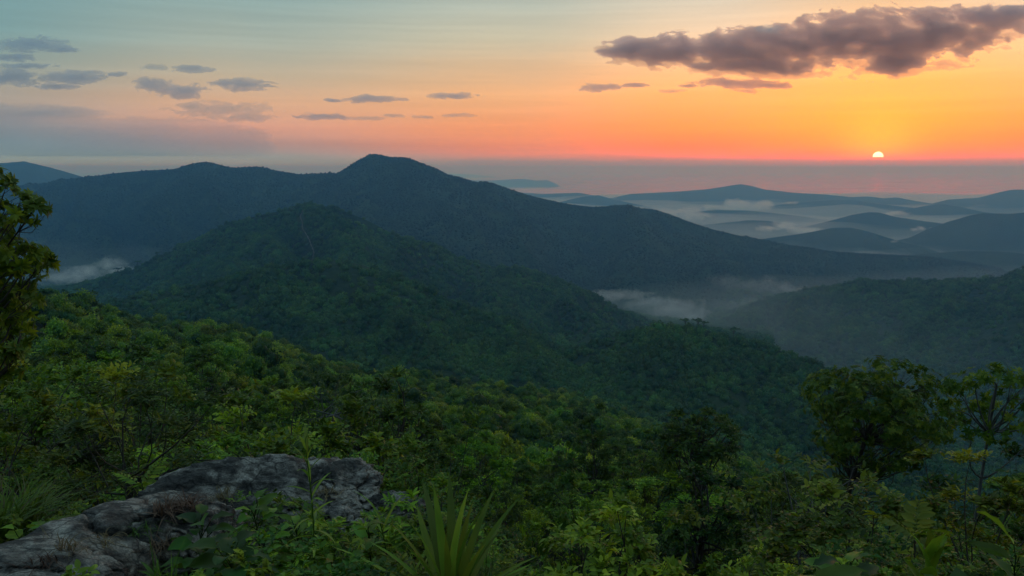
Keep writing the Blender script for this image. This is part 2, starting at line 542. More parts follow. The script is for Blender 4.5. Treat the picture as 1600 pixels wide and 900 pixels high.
# far shore, islands and lowland hills
FAR = [
    ('hill', [(-160, 262, 7200), (-40, 258, 7000), (38, 252, 6800), (80, 262, 6600), (135, 278, 6400), (190, 289, 6300)], 1500, -300, 1500, 'hazy blue hill behind the left end of the mountain ridge', 'hill', dict(relief=22, spur=500)),
    ('island', [(660, 283, 21500), (705, 281, 21500), (770, 282, 21000), (790, 280.5, 21000), (816, 279.3, 21000), (838, 282, 21000), (855, 281, 21000), (868, 287, 21000)], 500, -483, 1500, 'long grey island lying in the sea beyond the mountain shoulder', 'island', dict(relief=6, spur=500, ends=(600, 150))),
    ('island', [(600, 274, 40000), (690, 271, 40000), (740, 273, 40000), (778, 277, 40000)], 700, -483, 2000, 'very faint low island near the horizon', 'island', dict(relief=5, spur=900, ends=(1200, 500))),
    ('hill', [(800, 300, 11000), (850, 303, 11000), (880, 302, 11000), (905, 301, 11000), (940, 308, 10800), (975, 312, 10600)], 800, -460, 1200, 'faint low hill on the far shore below the island', 'hill', dict(relief=12, spur=300)),
    ('hill', [(850, 322, 8800), (890, 312, 8800), (912, 307, 8800), (935, 305, 8800), (960, 312, 8600), (1000, 320, 8500), (1040, 330, 8400)], 800, -462, 900, 'small blue hill rising just above the mountain shoulder', 'hill', dict(relief=16, spur=260)),
    ('hill', [(940, 313, 10200), (985, 303, 10200), (1010, 302, 10000), (1060, 299, 10000), (1100, 296, 10000), (1128, 292, 10000), (1146, 289, 10000), (1158, 287.5, 10000), (1172, 290, 10000), (1195, 296, 10000), (1240, 301, 10000), (1290, 304, 10000), (1330, 308, 10000), (1358, 307, 10000), (1380, 310, 10000), (1402, 308.5, 10000), (1430, 314, 10000), (1455, 318, 10000), (1490, 324, 10000)], 1300, -462, 1200, 'long far shore hill with a pointed top against the pink sea', 'hill', dict(relief=26, spur=380, n=600)),
    ('hill', [(1190, 325, 8600), (1230, 318, 8600), (1290, 313, 8600), (1330, 312, 8600), (1370, 318, 8500), (1420, 324, 8500), (1470, 331, 8400)], 900, -462, 900, 'low grey hill in front of the pointed far hill', 'hill', dict(relief=18, spur=300)),
    ('hill', [(1440, 323, 9600), (1480, 312, 9400), (1492, 311, 9400), (1530, 309, 9400), (1555, 302, 9400), (1575, 297, 9400), (1590, 296, 9400), (1640, 298, 9400), (1720, 292, 9400), (1800, 300, 9400)], 1300, -462, 1200, 'highest far hill at the right edge below the sun', 'hill', dict(relief=26, spur=380)),
    ('hill', [(1395, 333, 7600), (1420, 327, 7600), (1450, 321, 7600), (1474, 319, 7600), (1500, 323, 7600), (1535, 331, 7500), (1570, 336, 7500)], 800, -462, 800, 'rounded purple hill before the highest far hill', 'hill', dict(relief=16, spur=260)),
    ('hill', [(1000, 340, 7200), (1060, 333, 7200), (1120, 328, 7200), (1165, 329, 7200), (1200, 332, 7200), (1260, 339, 7200)], 600, -462, 700, 'low misty ridge below the pink mist bank', 'hill', dict(relief=10, spur=260)),
    ('hill', [(1060, 357, 6000), (1130, 348, 6000), (1170, 344, 6000), (1200, 345, 6000), (1225, 349, 6000), (1270, 358, 6000)], 600, -462, 700, 'dim ridge left of the small white mist puff', 'hill', dict(relief=10, spur=260)),
    ('hill', [(1260, 354, 5900), (1300, 344, 5900), (1330, 336, 5900), (1358, 331.5, 5900), (1372, 332, 5900), (1400, 339, 5900), (1440, 345, 5900), (1480, 350, 5800), (1530, 356, 5800)], 700, -460, 700, 'cone shaped hill standing in the middle of the misty lowland', 'hill', dict(relief=16, spur=240)),
    ('hill', [(1200, 372, 4600), (1240, 367, 4600), (1270, 362, 4600), (1300, 356, 4600), (1330, 356, 4600), (1350, 360, 4600), (1380, 369, 4500), (1410, 378, 4500), (1450, 388, 4400)], 700, -455, 600, 'dark rounded hill just above the long mountain tail', 'hill', dict(relief=16, spur=220)),
    ('hill', [(1420, 372, 4900), (1450, 358, 4900), (1480, 347, 4900), (1510, 338, 4900), (1535, 333, 4900), (1580, 334, 4900), (1620, 330, 4900), (1700, 320, 4900), (1800, 330, 4900)], 900, -455, 800, 'broad dark hill at the right edge over the lowland mist', 'hill', dict(relief=24, spur=260)),
    ('hill', [(1380, 404, 3900), (1440, 397, 3900), (1500, 392, 3900), (1560, 393, 3900), (1620, 398, 3900), (1700, 404, 3900)], 600, -440, 500, 'low dim ridge at the right edge behind the mountain tail', 'hill', dict(relief=12, spur=220)),
]
for nm, pts, fr, zf, bk, lb, ct, kw in FAR:
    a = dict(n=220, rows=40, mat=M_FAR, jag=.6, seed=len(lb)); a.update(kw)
    Ridge(nm, pts, fr * (.5 if pts[0][2] < 9000 and nm == 'hill' and pts[0][0] > 800 else 1), zf, bk, lb, ct, **a)

main_mt = Ridge('mountain', [
    (-260, 300, 4600), (-100, 296, 4400), (15, 292, 4200), (60, 288, 4100), (110, 279, 4000), (150, 275, 3900), (200, 268, 3800), (240, 266, 3700), (275, 264, 3650), (298, 256, 3600), (320, 252.5, 3600), (345, 258, 3550), (360, 262, 3550), (400, 260, 3500), (425, 265, 3450), (470, 273, 3400), (485, 271, 3400), (525, 271.5, 3300), (545, 260, 3250), (565, 248, 3200), (580, 241, 3200), (590, 243, 3200), (603, 245, 3180), (612, 248, 3180), (640, 249.5, 3150), (660, 257, 3150), (690, 270, 3100), (715, 278, 3100), (741, 286, 3050), (755, 284.5, 3050), (770, 287, 3050), (800, 297, 3050), (830, 306, 3050), (870, 315, 3100), (900, 321, 3100), (930, 324, 3100), (965, 321, 3100), (990, 322, 3100), (1000, 327, 3100), (1020, 326, 3100), (1040, 332, 3100), (1080, 348, 3100), (1120, 360, 3150), (1150, 367, 3150), (1200, 377, 3200), (1260, 388, 3200), (1310, 395, 3250), (1350, 399, 3250), (1400, 402, 3300), (1440, 402, 3300), (1480, 409, 3350), (1520, 418, 3350), (1555, 426, 3350), (1590, 438, 3350)],
    [1500] * 20 + [1500] * 13 + [1100] * 10 + [700] * 9, [-300] * 20 + [-300] * 6 + [-390] * 7 + [-425] * 10 + [-440] * 9, 1500,
    'long blue-green mountain ridge with a rocky pointed summit', 'mountain', n=900, rows=150, relief=70, spur=330, jag=.8, seed=11, convex=1.15, ends=(600, 500))

mid_hill = Ridge('hill', [
    (110, 452, 1800), (150, 440, 1800), (200, 424, 1776), (240, 405, 1752), (280, 388, 1728), (315, 370, 1704), (350, 352, 1680), (385, 342, 1668), (420, 333, 1644), (455, 326, 1620), (490, 322, 1596), (520, 324, 1584), (560, 338, 1572), (610, 362, 1560), (660, 383, 1548), (720, 403, 1536), (770, 415, 1524), (820, 427, 1524), (870, 447, 1512), (920, 468, 1500), (960, 485, 1488), (1000, 502, 1476), (1030, 514, 1464)],
    [640] * 5 + [800] * 9 + [600] * 9, [-270] * 5 + [-235] * 8 + [-245] * 10, 900,
    'steep green forested hill below the summit with a thin trail', 'hill', n=520, rows=150, relief=52, spur=170, jag=.8, seed=23, convex=1.1, ends=(250, 200), zfoot_back=-330)

front_spur = Ridge('hill', [
    (150, 478, 960), (220, 462, 960), (290, 448, 960), (350, 440, 950), (420, 424, 940), (470, 411, 930), (510, 405, 920), (560, 413, 910), (620, 430, 900), (680, 456, 890), (740, 486, 880), (800, 512, 870), (850, 535, 860), (890, 555, 850)],
    330, -205, 500, 'darker forested spur standing in front of the trail hill', 'hill', n=340, rows=100, relief=30, spur=110, jag=.8, seed=31, convex=1.15, ends=(150, 120))

knoll = Ridge('hill', [
    (760, 598, 800), (830, 573, 800), (880, 555, 800), (930, 536, 800), (980, 520, 795), (1020, 512, 790), (1060, 510, 785), (1095, 514, 780), (1140, 526, 780), (1180, 536, 780), (1230, 550, 780), (1270, 562, 775), (1310, 582, 770), (1360, 605, 770)],
    260, [-205, -208, -212, -218, -235, -262, -292, -300], 350, 'low round forested knoll in the middle with a few umbrella trees', 'hill', n=300, rows=80, relief=14, spur=90, jag=.8, seed=37, convex=1.1, ends=(120, 120))

right_ridge = Ridge('hill', [
    (1060, 524, 2150), (1110, 499, 2130), (1145, 489, 2110), (1175, 478, 2090), (1200, 469, 2070), (1240, 459, 2050), (1280, 450, 2030), (1320, 445, 2010), (1375, 436, 1980), (1400, 438, 1960), (1440, 437, 1940), (1490, 438, 1910), (1530, 442, 1890), (1560, 438, 1870), (1585, 428, 1850), (1620, 414, 1830), (1700, 388, 1800), (1800, 360, 1770), (1950, 340, 1730)],
    [560, 620, 660, 660, 660], [-400, -396, -388, -384, -380], 700, 'dim blue-green forested ridge filling the right edge', 'hill', n=480, rows=130, relief=48, spur=190, jag=.8, seed=43, convex=1.1, ends=(150, 300))

valley_hump = Ridge('hill', [
    (1090, 512, 2250), (1120, 492, 2250), (1140, 486, 2250), (1165, 485, 2250), (1190, 488, 2250), (1230, 496, 2250)],
    160, -420, 300, 'small dark wooded hump in the valley mist', 'hill', n=120, rows=30, relief=8, spur=90, jag=1, seed=47)
valley_ridge = Ridge('hill', [
    (1020, 478, 2480), (1080, 466, 2480), (1120, 455, 2480), (1150, 451, 2480), (1185, 456, 2480), (1230, 468, 2480), (1270, 480, 2480)],
    220, -430, 300, 'low spur half sunk in mist at the mountain foot', 'hill', n=160, rows=40, relief=10, spur=120, jag=1, seed=53)

# ------------------------------------------------------------------ haze, mist and clouds
HAZE_TOP = EYE + 95


def box_mesh(name, lo, hi, mat):
    (x0, y0, z0), (x1, y1, z1) = lo, hi
    V = [(x0, y0, z0), (x1, y0, z0), (x1, y1, z0), (x0, y1, z0), (x0, y0, z1), (x1, y0, z1), (x1, y1, z1), (x0, y1, z1)]
    F = np.array([[0, 3, 2, 1], [4, 5, 6, 7], [0, 1, 5, 4], [1, 2, 6, 5], [2, 3, 7, 6], [3, 0, 4, 7]])
    return mesh_np(name, V, F, mat)


haze = link('haze', box_mesh('haze', (-71000, -15500, -16), (71000, 93000, HAZE_TOP), mat_volume('haze_air', (.21, .54, 1.0), 1.5e-4, .60, (1, 1, 1))))
tag(haze, 'thin blue morning haze filling the air over the whole landscape', 'haze', kind='stuff')


def vol_shape(name, label, cat, px0, px1, py0, py1, D, field, thick, mat, step=2.0, kind='stuff', group=None, power=.5):
    """A cloud or mist body: a closed lumpy shell about distance D; FIELD(px, py) > 0 is inside, THICK its half depth in metres."""
    us = np.arange(px0, px1 + step, step); vs = np.arange(py0, py1 + step, step)
    U, V = np.meshgrid(us, vs, indexing='ij')
    F = field(U, V)
    F[0, :] = F[-1, :] = F[:, 0] = F[:, -1] = -1
    ins = F > 0
    cell = ins[:-1, :-1] | ins[1:, :-1] | ins[1:, 1:] | ins[:-1, 1:]
    Tk = thick * np.clip(F, 0, None) ** power
    nu, nv = U.shape
    Pf = at(U, V, D - Tk).reshape(-1, 3); Pb = at(U, V, D + Tk * .9).reshape(-1, 3)
    n = nu * nv
    solid = (F > 0).ravel()
    bid = np.where(solid, np.arange(n) + n, np.arange(n))
    i, j = np.nonzero(cell)
    a = i * nv + j; b = a + nv; c = b + 1; d = a + 1
    Ff = np.stack([a, d, c, b], -1)
    Fb = np.stack([bid[a], bid[b], bid[c], bid[d]], -1)
    allP = np.vstack([Pf, Pb])
    used = np.unique(np.concatenate([Ff.ravel(), Fb.ravel()]))
    remap = np.full(2 * n, -1); remap[used] = np.arange(len(used))
    o = link(name, mesh_np(name, allP[used], [remap[Ff], remap[Fb]], mat, True))
    return tag(o, label, cat, group, kind)


def puffs(lst, seed, nscale=22, namp=.5, ny=1.8, soft=1.0, octaves=5):
    def f(U, V):
        w = fbm(U / nscale * .5, V / nscale * ny * .5, octaves=3, seed=seed + 90) * nscale * .5
        out = np.full(U.shape, -9.0)
        for (x, y, rx, ry) in lst:
            q = 1 - np.sqrt(((U + w * .6 - x) / rx) ** 2 + ((V + w * .25 - y) / ry) ** 2)
            out = np.maximum(out, q * soft)
        b = 1 - 2.2 * np.abs(fbm((U + w) / nscale * .8, (V + w * .5) / nscale * ny * .8, octaves=3, seed=seed + 7))
        return out + namp * (.65 * fbm((U + w) / nscale, (V + w * .5) / nscale * ny, octaves=octaves, seed=seed, gain=.70) + .35 * (b - .45) - .10)
    return f


M_CLOUD = mat_volume('cloud_vapour', (.95, .87, .91), .0024, .84)
M_CLOUD_LEFT = mat_volume('blue_cloud_vapour', (.80, .88, 1.0), .0016, .55)
M_CLOUD_THIN = mat_volume('thin_cloud_vapour', (.85, .90, .97), .0009, .7)
M_MIST = mat_volume('mist_vapour', (.98, .98, 1.0), .0060, .5)
M_MIST_VALLEY = mat_volume('valley_mist_wisps', (.98, .98, 1.0), .0024, .4)
M_MIST_THIN = mat_volume('thin_mist_vapour', (.98, .98, 1.0), .0008, .4)

BIG_PUFFS = [(985, 76, 50, 22), (1060, 78, 90, 24), (1150, 78, 110, 32), (1230, 68, 120, 40), (1320, 62, 130, 44), (1400, 60, 120, 48), (1470, 44, 110, 38), (1540, 30, 90, 24), (1580, 22, 60, 14), (1400, 96, 60, 20), (1180, 100, 110, 16)]
BIG = vol_shape('cloud', 'large dark purple cloud with glowing orange underside above the sun', 'cloud', 920, 1660, -10, 150, 24000,
          puffs(BIG_PUFFS, 3, 38, .95, 2.5, octaves=7, soft=1.15), 800, M_CLOUD, step=1.2)
M_FRINGE = mat_volume('sunlit_tint_vapour', (1.0, .86, .78), .0010, .86)  # warm tint carries the orange sunlit rim of the cloud; shell added for it
edge = vol_shape('thin_edge', None, None, 900, 1670, -10, 165, 24000,
                 puffs([(x + 4, y + 7, a * 1.10, b * 1.12) for x, y, a, b in BIG_PUFFS], 3, 38, 1.25, 2.7, octaves=7, soft=1.15), 900, M_FRINGE, step=1.5, kind=None)
edge.parent = BIG
CLOUDS = [
    ('small streak of orange-edged cloud under the left end of the large cloud', [(935, 136, 38, 7), (990, 133, 22, 4)], 0, M_CLOUD),
    ('long orange-edged shred of cloud under the middle of the large cloud', [(1150, 130, 80, 9), (1200, 133, 50, 6), (1075, 134, 22, 4)], 1, M_CLOUD),
    ('faint strip of cloud below the orange-edged shred', [(1050, 142, 26, 4), (1165, 142, 22, 4)], 2, M_CLOUD_THIN),
    ('small cloud floating above the middle of the large cloud', [(1205, 45, 28, 6)], 3, M_CLOUD_THIN),
    ('dark cloud highest at the left edge of the sky', [(50, 70, 62, 14), (15, 90, 45, 7), (100, 78, 30, 6)], 4, M_CLOUD_LEFT),
    ('grey cloud at the left edge below the highest one', [(12, 120, 52, 14), (45, 104, 45, 5)], 5, M_CLOUD_LEFT),
    ('broad blue-grey cloud with a thin tail on its right', [(118, 121, 58, 13), (182, 116, 18, 5), (90, 136, 40, 5)], 6, M_CLOUD_LEFT),
    ('ragged grey cloud of two lumps above the bank', [(240, 133, 34, 13), (285, 142, 44, 12)], 7, M_CLOUD_LEFT),
    ('small flat cloud topmost in the left group', [(300, 108, 38, 7)], 8, M_CLOUD_LEFT),
    ('tiny cloud left of the topmost flat cloud', [(238, 105, 24, 5)], 9, M_CLOUD_THIN),
    ('compact grey cloud right of the ragged one', [(380, 132, 50, 12), (352, 130, 28, 7)], 10, M_CLOUD_LEFT),
    ('wide soft cloud lowest in the left group', [(345, 172, 85, 16), (300, 166, 35, 9), (385, 184, 50, 8)], 11, M_CLOUD_THIN),
    ('thin flat cloud above the pointed summit', [(575, 155, 56, 7), (520, 157, 18, 4)], 12, M_CLOUD_LEFT),
    ('low thin cloud left of the summit', [(505, 183, 44, 6)], 13, M_CLOUD_LEFT),
    ('slender cloud streak right of the summit', [(710, 149, 44, 6)], 14, M_CLOUD_LEFT),
    ('faint lower streak right of the summit', [(712, 180, 34, 4), (660, 183, 18, 3)], 15, M_CLOUD_THIN),
    ('hairline cloud streak over the summit', [(575, 185, 34, 3.5), (615, 181, 18, 3)], 16, M_CLOUD_THIN),
]
for lb, pf, k, mt in CLOUDS:
    xs = [p[0] for p in pf]; rx = max(p[2] for p in pf); ys = [p[1] for p in pf]; ry = max(p[3] for p in pf)
    vol_shape('cloud', lb, 'cloud', min(xs) - rx * 1.4, max(xs) + rx * 1.4, min(ys) - ry * 1.7, max(ys) + ry * 1.7, 20000 + 400 * k,
              puffs(pf, 50 + k * 7, 16, .95, 2.6, soft=1.25), 420, mt, step=1.0)
vol_shape('cloud_bank', 'low grey-blue bank of cloud along the left horizon', 'cloud', -200, 470, 150, 246, 33000,
          puffs([(-60, 214, 330, 46), (140, 222, 300, 44), (-60, 190, 260, 34), (60, 180, 140, 14)], 77, 80, .3, 5.0), 1400, mat_volume('bank_vapour', (.72, .88, 1.0), .00034, .5), step=3)

MISTS = [
    ('pink mist bank lying below the pointed far hill', [(1150, 319, 34, 5.5), (1175, 322, 30, 5), (1195, 318, 16, 4), (1130, 324, 40, 4)], 8000, 90, M_MIST),
    ('flat pink strip of mist on the far lowland', [(1235, 317, 16, 2.5)], 8200, 60, M_MIST),
    ('bright pink mist spilling behind the mountain shoulder', [(1080, 335, 26, 7), (1050, 332, 34, 5), (1030, 336, 40, 5)], 6600, 90, M_MIST),
    ('small white mist puff before the dim ridge', [(1222, 353, 20, 5), (1205, 357, 18, 4), (1236, 356, 14, 3)], 5400, 70, M_MIST),
    ('low white mist strip beside the dark rounded hill', [(1262, 361, 26, 4)], 5300, 70, M_MIST),
    ('pale mist streak beside the cone shaped hill', [(1400, 334, 26, 2.5)], 6900, 60, M_MIST),
    ('tiny mist wisp at the foot of the broad dark hill', [(1440, 357, 9, 3), (1458, 358, 8, 2.6), (1431, 359, 8, 2)], 5000, 40, M_MIST),
    ('short mist wisp right of the dark rounded hill', [(1396, 377, 8, 2.4)], 4500, 40, M_MIST),
    ('white mist rising from the valley on the left', [(170, 414, 26, 9), (140, 424, 40, 8), (110, 432, 50, 10), (190, 424, 26, 7)], 2050, 70, M_MIST_VALLEY),
    ('grey mist hanging at the mountain foot left of the wooded hump', [(1050, 484, 50, 12), (1075, 494, 40, 10), (1010, 474, 50, 8), (960, 462, 60, 7)], 2150, 80, M_MIST_VALLEY),
    ('soft mist drifting above the low spur', [(1135, 441, 30, 8), (1160, 446, 50, 7), (1200, 447, 40, 8)], 2450, 60, M_MIST_THIN),
    ('mist patch on the slope over the valley', [(1200, 437, 14, 6), (1230, 452, 30, 7)], 2500, 50, M_MIST_THIN),
    ('mist behind the crest of the right ridge', [(1150, 478, 40, 7), (1250, 456, 40, 7), (1200, 468, 50, 6)], 2150, 50, M_MIST_THIN),
]
for k, (lb, pf, D, th, mt) in enumerate(MISTS):
    xs = [p[0] for p in pf]; rx = max(p[2] for p in pf); ys = [p[1] for p in pf]; ry = max(p[3] for p in pf)
    vol_shape('mist', lb, 'mist', min(xs) - rx * 1.5, max(xs) + rx * 1.5, min(ys) - ry * 2, max(ys) + ry * 2, D,
              puffs([(x, y, a * 1.25, b * 1.7) for x, y, a, b in pf], 150 + k * 11, 18, .75, 1.5, soft=1.1), th * 3.2, mt, step=1.0, power=1.35)


def mist_layer(label, x0, x1, y0, y1, zb, zt, var, mat, seed, n=70, ns=700):
    """A flat bank of valley mist: lumpy top, flat bottom, thinning to nothing at its rim."""
    us = np.linspace(-1, 1, n)
    U, V = np.meshgrid(us, us, indexing='ij')
    X = (x0 + x1) / 2 + U * (x1 - x0) / 2; Y = (y0 + y1) / 2 + V * (y1 - y0) / 2
    rim = np.clip((1 - np.sqrt(U * U + V * V)) * 3.5, 0, 1) ** .9
    top = zb + (zt - zb) * rim + var * rim * fbm(X / ns, Y / ns, octaves=4, seed=seed)
    top = np.maximum(top, zb + 1.0 * rim)
    Pt = np.stack([X, Y, top], -1).reshape(-1, 3); Pb = np.stack([X, Y, np.full_like(X, zb)], -1).reshape(-1, 3)
    i, j = np.meshgrid(np.arange(n - 1), np.arange(n - 1), indexing='ij')
    a = (i * n + j).ravel(); b = a + n; c = b + 1; d = a + 1
    e = (rim <= 0).ravel()
    bid = np.where(e, np.arange(n * n), np.arange(n * n) + n * n)
    o = link('mist', mesh_np('mist', np.vstack([Pt, Pb]), [np.stack([a, b, c, d], -1), np.stack([bid[a], bid[d], bid[c], bid[b]], -1)], mat, True))
    return tag(o, label, 'mist', kind='stuff')


M_VEIL = mat_volume('valley_veil_vapour', (.90, .95, 1.0), 8.5e-4, .5)
M_VEIL_THIN = mat_volume('thin_veil_vapour', (.80, .93, 1.0), 5.0e-4, .5)
M_LEFT = mat_volume('left_valley_vapour', (.90, .96, 1.0), 2.2e-4, .4)
M_LAYER = mat_volume('valley_mist_vapour', (.93, .97, 1.0), 8.5e-4, .45)
mist_layer('wide veil of mist over the lowland on the right', -3000, 13000, 2000, 13900, 2, 108, 55, M_LAYER, 201, n=140, ns=520)
mist_layer('veil of mist in the deep valley under the mountain tail', -300, 4600, 1450, 4300, 4, 72, 60, M_VEIL, 202, n=120, ns=330)
mist_layer('thin veil of mist in the valley before the right ridge', -350, 3000, 850, 2300, 40, 218, 30, M_VEIL_THIN, 204)
mist_layer('veil of mist in the left valley', -3300, -300, 1500, 3700, 140, 245, 30, M_LEFT, 203)

# ------------------------------------------------------------------ plants: materials
def mat_leaf(name, dark, mid, light, trans=.36, rough=.44, patch=None, var=1.0, spec=.22):
    m, N, L = new_mat(name)
    at_ = N.new('ShaderNodeAttribute'); at_.attribute_name = 'tone'
    oi = N.new('ShaderNodeObjectInfo')
    c = ramp(N, L, at_.outputs['Fac'], [(0.0, dark), (.55, mid), (1.0, light)])
    hs = N.new('ShaderNodeHueSaturation')
    mr = N.new('ShaderNodeMapRange'); mr.inputs['To Min'].default_value = .485; mr.inputs['To Max'].default_value = .53
    L.new(oi.outputs['Random'], mr.inputs['Value']); L.new(mr.outputs[0], hs.inputs['Hue'])
    mv = N.new('ShaderNodeMath'); mv.operation = 'MULTIPLY_ADD'; mv.inputs[1].default_value = .9 * var; mv.inputs[2].default_value = 1.0 - .45 * var
    fr = N.new('ShaderNodeMath'); fr.operation = 'FRACT'
    mu = N.new('ShaderNodeMath'); mu.operation = 'MULTIPLY'; mu.inputs[1].default_value = 7.31
    L.new(oi.outputs['Random'], mu.inputs[0]); L.new(mu.outputs[0], fr.inputs[0]); L.new(fr.outputs[0], mv.inputs[0])
    L.new(mv.outputs[0], hs.inputs['Value'])
    if patch:          # stands of different trees: slow change of leaf colour over the hillside
        gp = N.new('ShaderNodeNewGeometry')
        pn = noise_tex(N, L, gp.outputs['Position'], patch, 4, .6)
        pc = ramp(N, L, pn, [(.34, (.55, .62, .66)), (.5, (.92, .94, .9)), (.66, (1.45, 1.35, 1.05))])
        pm = N.new('ShaderNodeMix'); pm.data_type = 'RGBA'; pm.blend_type = 'MULTIPLY'; pm.inputs['Factor'].default_value = 1
        L.new(c, pm.inputs['A']); L.new(pc, pm.inputs['B']); c = pm.outputs['Result']
    L.new(c, hs.inputs['Color'])
    b = N.new('ShaderNodeBsdfPrincipled'); b.inputs['Roughness'].default_value = rough
    b.inputs['Specular IOR Level'].default_value = spec
    L.new(hs.outputs[0], b.inputs['Base Color'])
    t = N.new('ShaderNodeBsdfTranslucent')
    hs2 = N.new('ShaderNodeHueSaturation'); hs2.inputs['Hue'].default_value = .485; hs2.inputs['Value'].default_value = 1.5
    L.new(hs.outputs[0], hs2.inputs['Color']); L.new(hs2.outputs[0], t.inputs['Color'])
    mx = N.new('ShaderNodeMixShader'); mx.inputs[0].default_value = trans
    L.new(b.outputs[0], mx.inputs[1]); L.new(t.outputs[0], mx.inputs[2])
    o = N.new('ShaderNodeOutputMaterial'); L.new(mx.outputs[0], o.inputs['Surface'])
    return m


def mat_bark(name, c1, c2, scale=14):
    m, N, L = new_mat(name)
    tc = N.new('ShaderNodeTexCoord')
    mp = N.new('ShaderNodeMapping'); mp.inputs['Scale'].default_value = (1, 1, .3)
    L.new(tc.outputs['Object'], mp.inputs['Vector'])
    n1 = noise_tex(N, L, mp.outputs[0], scale, 5, .65)
    c = ramp(N, L, n1, [(.3, c1), (.7, c2)])
    b = N.new('ShaderNodeBsdfPrincipled'); b.inputs['Roughness'].default_value = .85
    L.new(c, b.inputs['Base Color'])
    bp = N.new('ShaderNodeBump'); bp.inputs['Strength'].default_value = .5; bp.inputs['Distance'].default_value = .02
    L.new(n1, bp.inputs['Height']); L.new(bp.outputs[0], b.inputs['Normal'])
    o = N.new('ShaderNodeOutputMaterial'); L.new(b.outputs[0], o.inputs['Surface'])
    return m


M_LEAF_DARK = mat_leaf('dark_leaf', (.017, .046, .007), (.052, .112, .011), (.145, .220, .017))
M_LEAF_MID = mat_leaf('green_leaf', (.034, .080, .007), (.112, .195, .012), (.310, .400, .020))
M_LEAF_YEL = mat_leaf('yellow_green_leaf', (.048, .085, .007), (.145, .205, .012), (.370, .390, .020))
M_LEAF_OLIVE = mat_leaf('olive_leaf', (.016, .034, .008), (.040, .070, .012), (.115, .135, .020))
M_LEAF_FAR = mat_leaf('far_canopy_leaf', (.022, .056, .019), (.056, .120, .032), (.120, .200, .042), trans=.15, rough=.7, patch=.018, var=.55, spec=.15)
M_LEAF_TREE = mat_leaf('leathery_tree_leaf', (.021, .054, .007), (.066, .124, .011), (.190, .225, .018))
M_BARK = mat_bark('brown_bark', (.028, .022, .016), (.075, .060, .045))
M_BARK_PALE = mat_bark('pale_bark', (.06, .06, .055), (.17, .165, .15))
M_DRY = mat_leaf('dry_grass_blade', (.080, .062, .028), (.170, .130, .060), (.300, .240, .120), trans=.3, rough=.7)
M_DRY_RED = mat_leaf('dry_red_twig', (.050, .028, .018), (.110, .060, .040), (.200, .120, .080), trans=.1, rough=.8)
M_GRASS = mat_leaf('grass_blade', (.040, .085, .009), (.110, .190, .016), (.240, .300, .030), trans=.35, rough=.45)


# ------------------------------------------------------------------ plants: geometry
def unit(v):
    return v / (np.linalg.norm(v, axis=-1, keepdims=True) + 1e-9)


class Buf:
    def __init__(self):
        self.V, self.F3, self.F4, self.T, self.n = [], [], [], [], 0

    def add(self, V, F3=None, F4=None, tone=None):
        V = np.asarray(V, float).reshape(-1, 3)
        self.V.append(V)
        if F3 is not None: self.F3.append(np.asarray(F3).reshape(-1, 3) + self.n)
        if F4 is not None: self.F4.append(np.asarray(F4).reshape(-1, 4) + self.n)
        self.T.append(np.full(len(V), .5) if tone is None else np.asarray(tone, float).ravel())
        self.n += len(V)

    def mesh(self, name, mat, smooth=False):
        fs = [np.concatenate(a) for a in (self.F3, self.F4) if a]
        return mesh_np(name, np.concatenate(self.V), fs, mat, smooth, {'tone': np.concatenate(self.T)})


def add_leaves(buf, P, D, Nn, L, W, tone, detail=2, droop=.15):
    """A batch of leaves: base P, axis D, upper side N, length L, width W. Detail 2: 2 folded triangles; 8: shaped blade."""
    n = len(P)
    D = unit(D); S = unit(np.cross(D, Nn)); U = np.cross(S, D)
    L = np.broadcast_to(L, n)[:, None]; W = np.broadcast_to(W, n)[:, None]

    def q(a, s, u): return P + D * L * a + S * W * s + U * L * u
    if detail == 2:
        V = np.stack([q(0, 0, 0), q(.45, .5, .07), q(1, 0, -droop), q(.45, -.5, .07)], 1)
        b = np.arange(n)[:, None] * 4
        F = np.concatenate([b + [0, 1, 2], b + [0, 2, 3]])
        buf.add(V, F3=F, tone=np.repeat(tone, 4))
    else:
        V = np.stack([q(0, 0, 0), q(.38, 0, .0), q(.72, 0, -droop * .45), q(1, 0, -droop), q(.36, .5, .06), q(.36, -.5, .06), q(.72, .36, .04 - droop * .5), q(.72, -.36, .04 - droop * .5)], 1)
        b = np.arange(n)[:, None] * 8
        F3 = np.concatenate([b + [0, 4, 1], b + [0, 1, 5], b + [2, 6, 3], b + [2, 3, 7]])
        F4 = np.concatenate([b + [1, 4, 6, 2], b + [1, 2, 7, 5]])
        buf.add(V, F3=F3, F4=F4, tone=np.repeat(tone, 8))


def add_tube(buf, pts, radii, sides=5, tone=.5):
    pts = np.asarray(pts, float); radii = np.asarray(radii, float)
    n = len(pts)
    tan = unit(np.gradient(pts, axis=0))
    ref = np.where(np.abs(tan[:, 2:]) > .9, np.array([1., 0, 0]), np.array([0, 0, 1.]))
    a = unit(np.cross(tan, ref)); b = np.cross(tan, a)
    th = np.linspace(0, 2 * np.pi, sides, endpoint=False)
    ring = pts[:, None] + radii[:, None, None] * (a[:, None] * np.cos(th)[None, :, None] + b[:, None] * np.sin(th)[None, :, None])
    i, j = np.meshgrid(np.arange(n - 1), np.arange(sides), indexing='ij')
    k = (j + 1) % sides
    F = np.stack([i * sides + j, i * sides + k, (i + 1) * sides + k, (i + 1) * sides + j], -1).reshape(-1, 4)
    buf.add(ring, F4=F, tone=np.full(n * sides, tone))


def curve(p0, p1, rng, bend=.12, n=5, up=0.0):
    p0, p1 = np.asarray(p0, float), np.asarray(p1, float)
    t = np.linspace(0, 1, n)[:, None]
    off = rng.normal(0, 1, 3) * np.linalg.norm(p1 - p0) * bend
    off[2] += up * np.linalg.norm(p1 - p0)
    return p0 + (p1 - p0) * t + off * np.sin(t * np.pi)


